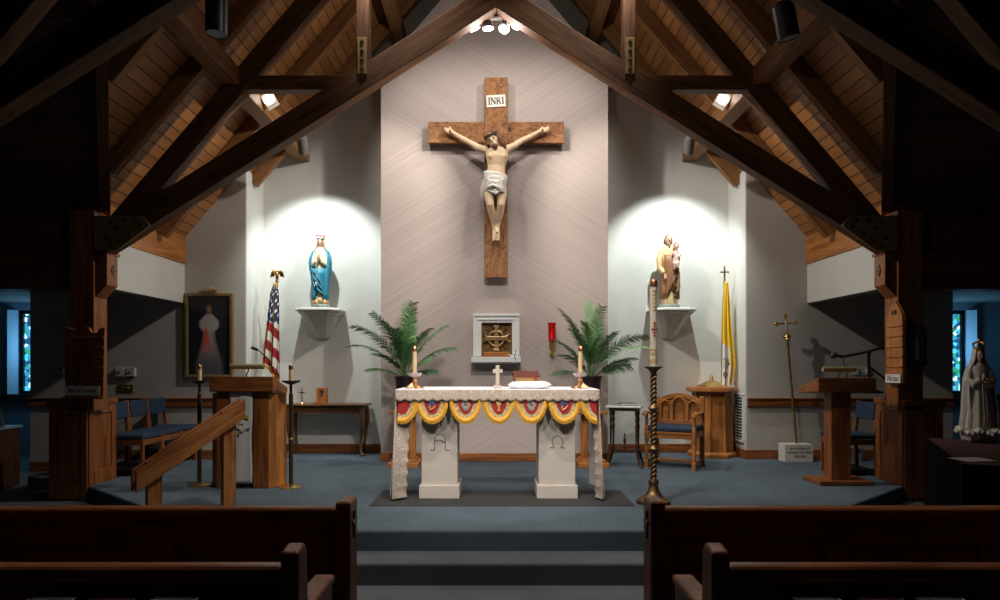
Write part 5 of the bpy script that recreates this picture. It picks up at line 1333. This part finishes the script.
# ------------------------------------------------------------------ pews
PX, PZW = wood('pew', 'X'), wood('pew', 'Z')
def pew_screen(sg, label):
    y = 3.25; L = V(sg * 2.3, y, 0); t = thing('pew_screen', label, 'pew', L)
    xi, xo = sg * .80, sg * 4.2; e_ = .045 if sg > 0 else 0; xi += e_
    MB().box2((xi, y + .005, .04), (xo, y + .035, .80)).build('panel', PX, t, L)
    MB().box2((xi, y - .035, .80), (xo, y + .055, .862)).build('top_rail', PX, t, L, bevel=.02, bseg=3)
    MB().box2((xi, y - .02, .68), (xo, y + .05, .80)).build('upper_rail', PX, t, L, bevel=.006)
    MB().box2((xi, y - .02, .04), (xo, y + .05, .20)).build('lower_rail', PX, t, L, bevel=.006)
    for k in range(5): MB().box2((sg * (.80 + k * .82), y - .015, .2), (sg * (.94 + k * .82), y + .045, .68)).build('stile', PZW, t, L, bevel=.005)
    e = MB().box2((sg * .725 + e_, y - .065, 0), (sg * .80 + e_, y + .115, .90)).build('end_post', PZW, t, L, bevel=.018, bseg=3)
    MB().box2((sg * .7255 + e_, y + .015, .70), (sg * .716 + e_, y + .035, .84)).box2((sg * .7255 + e_, y - .02, .775), (sg * .7162 + e_, y + .07, .795)).build('cross_inlay', PZW, e, L, bevel=.002)
    return t
pew_screen(-1, 'dark wood pew front screen at left, nearest the steps')
pew_screen(1, 'dark wood pew front screen at right, nearest the steps')
def pew(sg, label):
    y = 2.31; L = V(sg * 2.3, y + .2, 0); t = thing('pew', label, 'pew', L)
    xi, xo = sg * .755, sg * 4.0; e_ = .065 if sg > 0 else 0; xi += e_
    MB().box2((xi, y, .36), (xo, y + .03, .82)).build('back', PX, t, L, bevel=.005)
    MB().box2((xi, y - .03, .80), (xo, y + .05, .862)).build('top_rail', PX, t, L, bevel=.022, bseg=3)
    MB().box2((xi, y + .03, .40), (xo, y + .43, .44)).build('seat', PX, t, L, bevel=.012)
    pr = [(y - .05, 0), (y - .055, .92), (y + .03, .935), (y + .06, .90), (y + .07, .72), (y + .12, .675), (y + .36, .66), (y + .41, .66), (y + .43, .62), (y + .40, .5), (y + .43, .2), (y + .46, 0)]
    e = MB().prism(pr, 'x', sg * .695 + e_, sg * .76 + e_).build('end_panel', PZW, t, L, bevel=.012, bseg=3)
    MB().box2((sg * .685 + e_, y + .10, .652), (sg * .775 + e_, y + .43, .69)).build('armrest', PX, e, L, bevel=.012)
    rk = MB().box2((sg * .95, y - .14, .56), (sg * 2.6, y - .125, .70)).box2((sg * .95, y - .14, .55), (sg * 2.6, y, .565))
    for k in range(5): rk.box2((sg * (.95 + k * .4), y - .14, .55), (sg * (.965 + k * .4), y, .70))
    rk.build('book_rack', PX, t, L)
    return t
pew(-1, 'dark wood pew at lower left with a curved end')
pew(1, 'dark wood pew at lower right with a curved end')
def missal(x, label, dark):
    t = thing('booklet' if not dark else 'hymnal', label, 'book', (x, 2.31 - .07, .566))
    w = .16; m = PAPER if not dark else mat('hymnal_brown', (.13, .06, .03), .5)
    MB().box((0, -.012, .10), (w, .004, .20)).box((0, .012, .10), (w, .004, .20)).box((w / 2 - .002, 0, .10), (.004, .026, .20)).build('cover', mat('hymnal_brown', (.13, .06, .03), .5) if dark else mat('booklet_cover', (.30, .31, .33), .6), t, bevel=.001)
    MB().box((-.003, 0, .098), (w - .012, .019, .186)).build('pages', PAPER, t)
for sg, sd in ((-1, 'left'), (1, 'right')):
    for k, (x, dk) in enumerate(((1.12, 0), (1.34, 1), (1.55, 0))):
        missal(sg * x, '%s in the rack of the %s pew, %s' % ('brown hymnal' if dk else 'pale booklet', sd, ('nearest the aisle', 'between the pale booklets', 'farthest from the aisle')[k]), dk)

# ------------------------------------------------------------------ lamps in the roof
def can_lamp(nm, label, loc, target, r, ln, m, lens, arm, group=None):
    loc = Vector(loc); t = thing(nm, label, 'lamp', loc, 0, group)
    dvec = (Vector(target) - loc).normalized(); Q = dvec.to_track_quat('-Z', 'Y').to_euler()
    b = MB().lathe([(0, ln * .9), (r * .6, ln * .9), (r, ln * .8), (r, 0), (r * .93, 0), (r * .93, .025), (0, .025)], seg=28)
    o = b.build('housing', m, t, smooth=30); o.rotation_euler = Q
    o2 = MB().lathe([(0, .006), (r * .9, .006), (r * .9, .02), (0, .02)], seg=28).build('lens', lens, t); o2.rotation_euler = Q
    back = -dvec * ln * .6
    MB().tube([back, back + (Vector(arm) - loc - back) * .5 + V(0, 0, .03), Vector(arm) - loc], .012, 8).box(Vector(arm) - loc, (.06, .06, .03)).build('bracket', FIXB, t)
    return t
for sg, sd in ((-1, 'left'), (1, 'right')):
    can_lamp('spotlight', 'grey can spotlight behind the %s truss chord, aimed at the statue below' % sd, (sg * 2.43, 8.12, 4.26), (sg * 2.5, 9.0, 3.1), .065, .24, FIXG, LENS, (sg * 2.69, 8.12, 4.6))
    L = V(sg * 2.60, 7.38, 4.62)
    t = thing('floodlight', 'glowing white square floodlight on the %s lower purlin' % sd, 'lamp', L)
    aim = V(-sg * .55, -.72, -.42).normalized(); X_ = V(-sg * .62, .0, -.78); X_ = (X_ - aim * X_.dot(aim)).normalized(); Y_ = X_.cross(aim)
    Q = Matrix((X_, Y_, -aim)).transposed().to_euler()           # local -Z looks along the beam
    o = MB().box((-.02, 0, .02), (.15, .15, .05)).box((.075, 0, .0), (.03, .15, .012)).build('housing', mat('white_enamel', (.62, .56, .46), .5), t, bevel=.005); o.rotation_euler = Q
    o = MB().lathe([(0, -.014), (.056, -.012), (.06, .0), (0, .0)], (-.02, 0, -.005), 28, sx=.62).build('lens', LENS, t, smooth=30); o.rotation_euler = Q
    MB().tube([V(0, .02, .0), V(sg * .04, .04, .02), V(sg * .09, .05, .0)], .012, 6).build('bracket', FIXB, t)
can_lamp('spotlight', 'dark can spotlight hanging straight down at upper left', (-2.09, 4.8, 4.05), (-2.09, 4.8, 0), .078, .36, FIXB, LENSD, (-2.36, 4.8, 4.36))
can_lamp('spotlight', 'dark can spotlight tilted outwards at upper right', (2.19, 4.8, 4.02), (2.45, 4.9, 2.9), .078, .30, FIXB, LENSD, (2.34, 4.8, 4.44))
L = V(0, 6.9, 5.33)
t = thing('spotlight_cluster', 'bar of four small spotlights at the peak of the dark truss', 'lamp', L)
MB().box((0, 0, .0), (.36, .08, .05)).build('bar', FIXG, t, bevel=.004)
for x, z, rx_, ry_, ln_ in ((-.225, -.145, .3, -.45, 1), (-.085, -.135, .05, -.1, 1), (.085, -.135, -.5, .15, 0), (.2, -.10, -.15, .6, 1)):
    h_ = MB().lathe([(0, .10), (.03, .10), (.055, .05), (.062, 0), (.055, 0), (0, .02)], seg=20).build('spot_head', FIXG, t, smooth=30); h_.location = (x, 0, z); h_.rotation_euler = (rx_, ry_, 0)
    MB().lathe([(0, -.003), (.054, -.002), (.054, .012), (0, .012)], seg=20).build('lens', LENS if ln_ else LENSD, h_)
    MB().tube([V(x * .7, 0, -.01), V(x, 0, z + .09)], .01, 6).build('yoke', FIXB, t)
# repeats carry one group name
GROUPS = {'rafter': 'rafters under the roof boards', 'purlin': 'purlins under the roof', 'roof_truss': 'timber roof trusses', 'timber_post': 'posts beside the sanctuary',
          'wall_bracket': 'statue brackets', 'potted_palm': 'palms behind the altar', 'plant_stand': 'stands under the palms', 'side_chair': 'blue side chairs', 'pew': 'pews',
          'pew_screen': 'pew front screens', 'floodlight': 'floodlights on the purlins', 'spotlight': 'can spotlights in the roof', 'hymn_board': 'hymn boards on the posts',
          'booklet': 'books in the pew racks', 'hymnal': 'books in the pew racks', 'switch_box': 'switch boxes above the plaque', 'flag': 'flags on poles'}
for o in bpy.data.objects:
    g = GROUPS.get(o.name.split('.')[0])
    if g and o.parent is None and 'group' not in o: o['group'] = g
# ------------------------------------------------------------------ light
def spot(name, loc, target, watts, size, blend=.4, c=(1, 1, 1), soft=.05):
    l = bpy.data.lights.new(name, 'SPOT'); l.energy = watts; l.spot_size = math.radians(size); l.spot_blend = blend; l.color = c; l.shadow_soft_size = soft
    o = bpy.data.objects.new(name, l); COL.objects.link(o); o.location = loc
    o.rotation_euler = (Vector(target) - Vector(loc)).to_track_quat('-Z', 'Y').to_euler(); return o
COOL = (.92, 1., .97); WARM = (1., .80, .62); NEUT = (1., .92, .84)
def point(name, loc, watts, c=(1, 1, 1), soft=.05):
    l = bpy.data.lights.new(name, 'POINT'); l.energy = watts; l.color = c; l.shadow_soft_size = soft
    o = bpy.data.objects.new(name, l); COL.objects.link(o); o.location = loc; return o
def point(name, loc, watts, c=(1, 1, 1), soft=.05):
    l = bpy.data.lights.new(name, 'POINT'); l.energy = watts; l.color = c; l.shadow_soft_size = soft
    o = bpy.data.objects.new(name, l); COL.objects.link(o); o.location = loc; return o
for sg in (-1, 1):
    spot('statue_beam', (sg * 2.42, 8.14, 4.16), (sg * 2.5, 9.0, 3.1), 200, 92, .6, COOL, .03)
    spot('flood_beam', (sg * 2.53, 7.28, 4.55), (sg * .9, 6.2, .6), 60, 125, .6, NEUT, .05)
    spot('nave_beam', (sg * 1.36, 3.3, 4.5), (sg * .1, 6.2, 1.1), 250, 46, .7, NEUT, .05)
    spot('cross_beam', (sg * 1.25, 6.42, 6.02), (sg * .1, 8.35, 3.3), 130, 95, .7, NEUT, .03)
    point('cluster_wash', (sg * .12, 6.98, 5.10), 16, NEUT, .06)
    spot('nave_cluster_beam', (sg * .15, 4.18, 5.12), (sg * .2, 6.8, .75), 190, 84, .6, NEUT, .05)
    spot('cluster_side', (-sg * .14, 6.98, 5.08), (sg * 3.75, 8.3, 2.0), 300, 80, .6, NEUT, .05)
    spot('cross_front', (sg * .35, 4.15, 5.2), (0, 8.3, 3.45), 980, 42, .6, NEUT, .04)
    spot('pew_fill', (sg * .3, 4.2, 5.05), (sg * 1.45, 3.5, .8), 230, 52, .7, NEUT, .05)  # added spots to brighten the pew rails and steps, no fixture modelled
    point('window_daylight', (sg * (6.95 if sg < 0 else 6.83), 9.72, 1.85), 13, (.22, .6, 1.), .1)
    spot('altar_fill', (sg * .9, 1.5, 4.25), (sg * .05, 6.0, 1.0), 330, 25, .6, NEUT, .04)  # added unseen fill that lifts the altar front and its pedestals
    spot('nave_fill', (sg * .15, 4.18, 5.12), (sg * .6, 7.2, 2.6), 14, 165, .3, NEUT, .05)  # added weak wide fill for the truss fronts, no lamp of its own
w = bpy.data.worlds.new('dim'); scn.world = w; w.use_nodes = True
w.node_tree.nodes['Background'].inputs[0].default_value = (.6, .75, 1, 1)
w.node_tree.nodes['Background'].inputs[1].default_value = .006

# ------------------------------------------------------------------ camera
cam = bpy.data.cameras.new('camera'); co = bpy.data.objects.new('camera', cam); COL.objects.link(co)
co.location = (0, 0, EYE); co.rotation_euler = (PI / 2, 0, 0)
cam.sensor_width = 36; cam.lens = 36 * F / 1000
cam.shift_x = (500 - VX) / 1000; cam.shift_y = (VY - 300) / 1000
cam.clip_start = .05; scn.camera = co
scn.view_settings.view_transform = 'Standard'; scn.view_settings.look = 'None'
scn.view_settings.exposure = 0; scn.view_settings.gamma = 1; scn.view_settings.use_curve_mapping = False
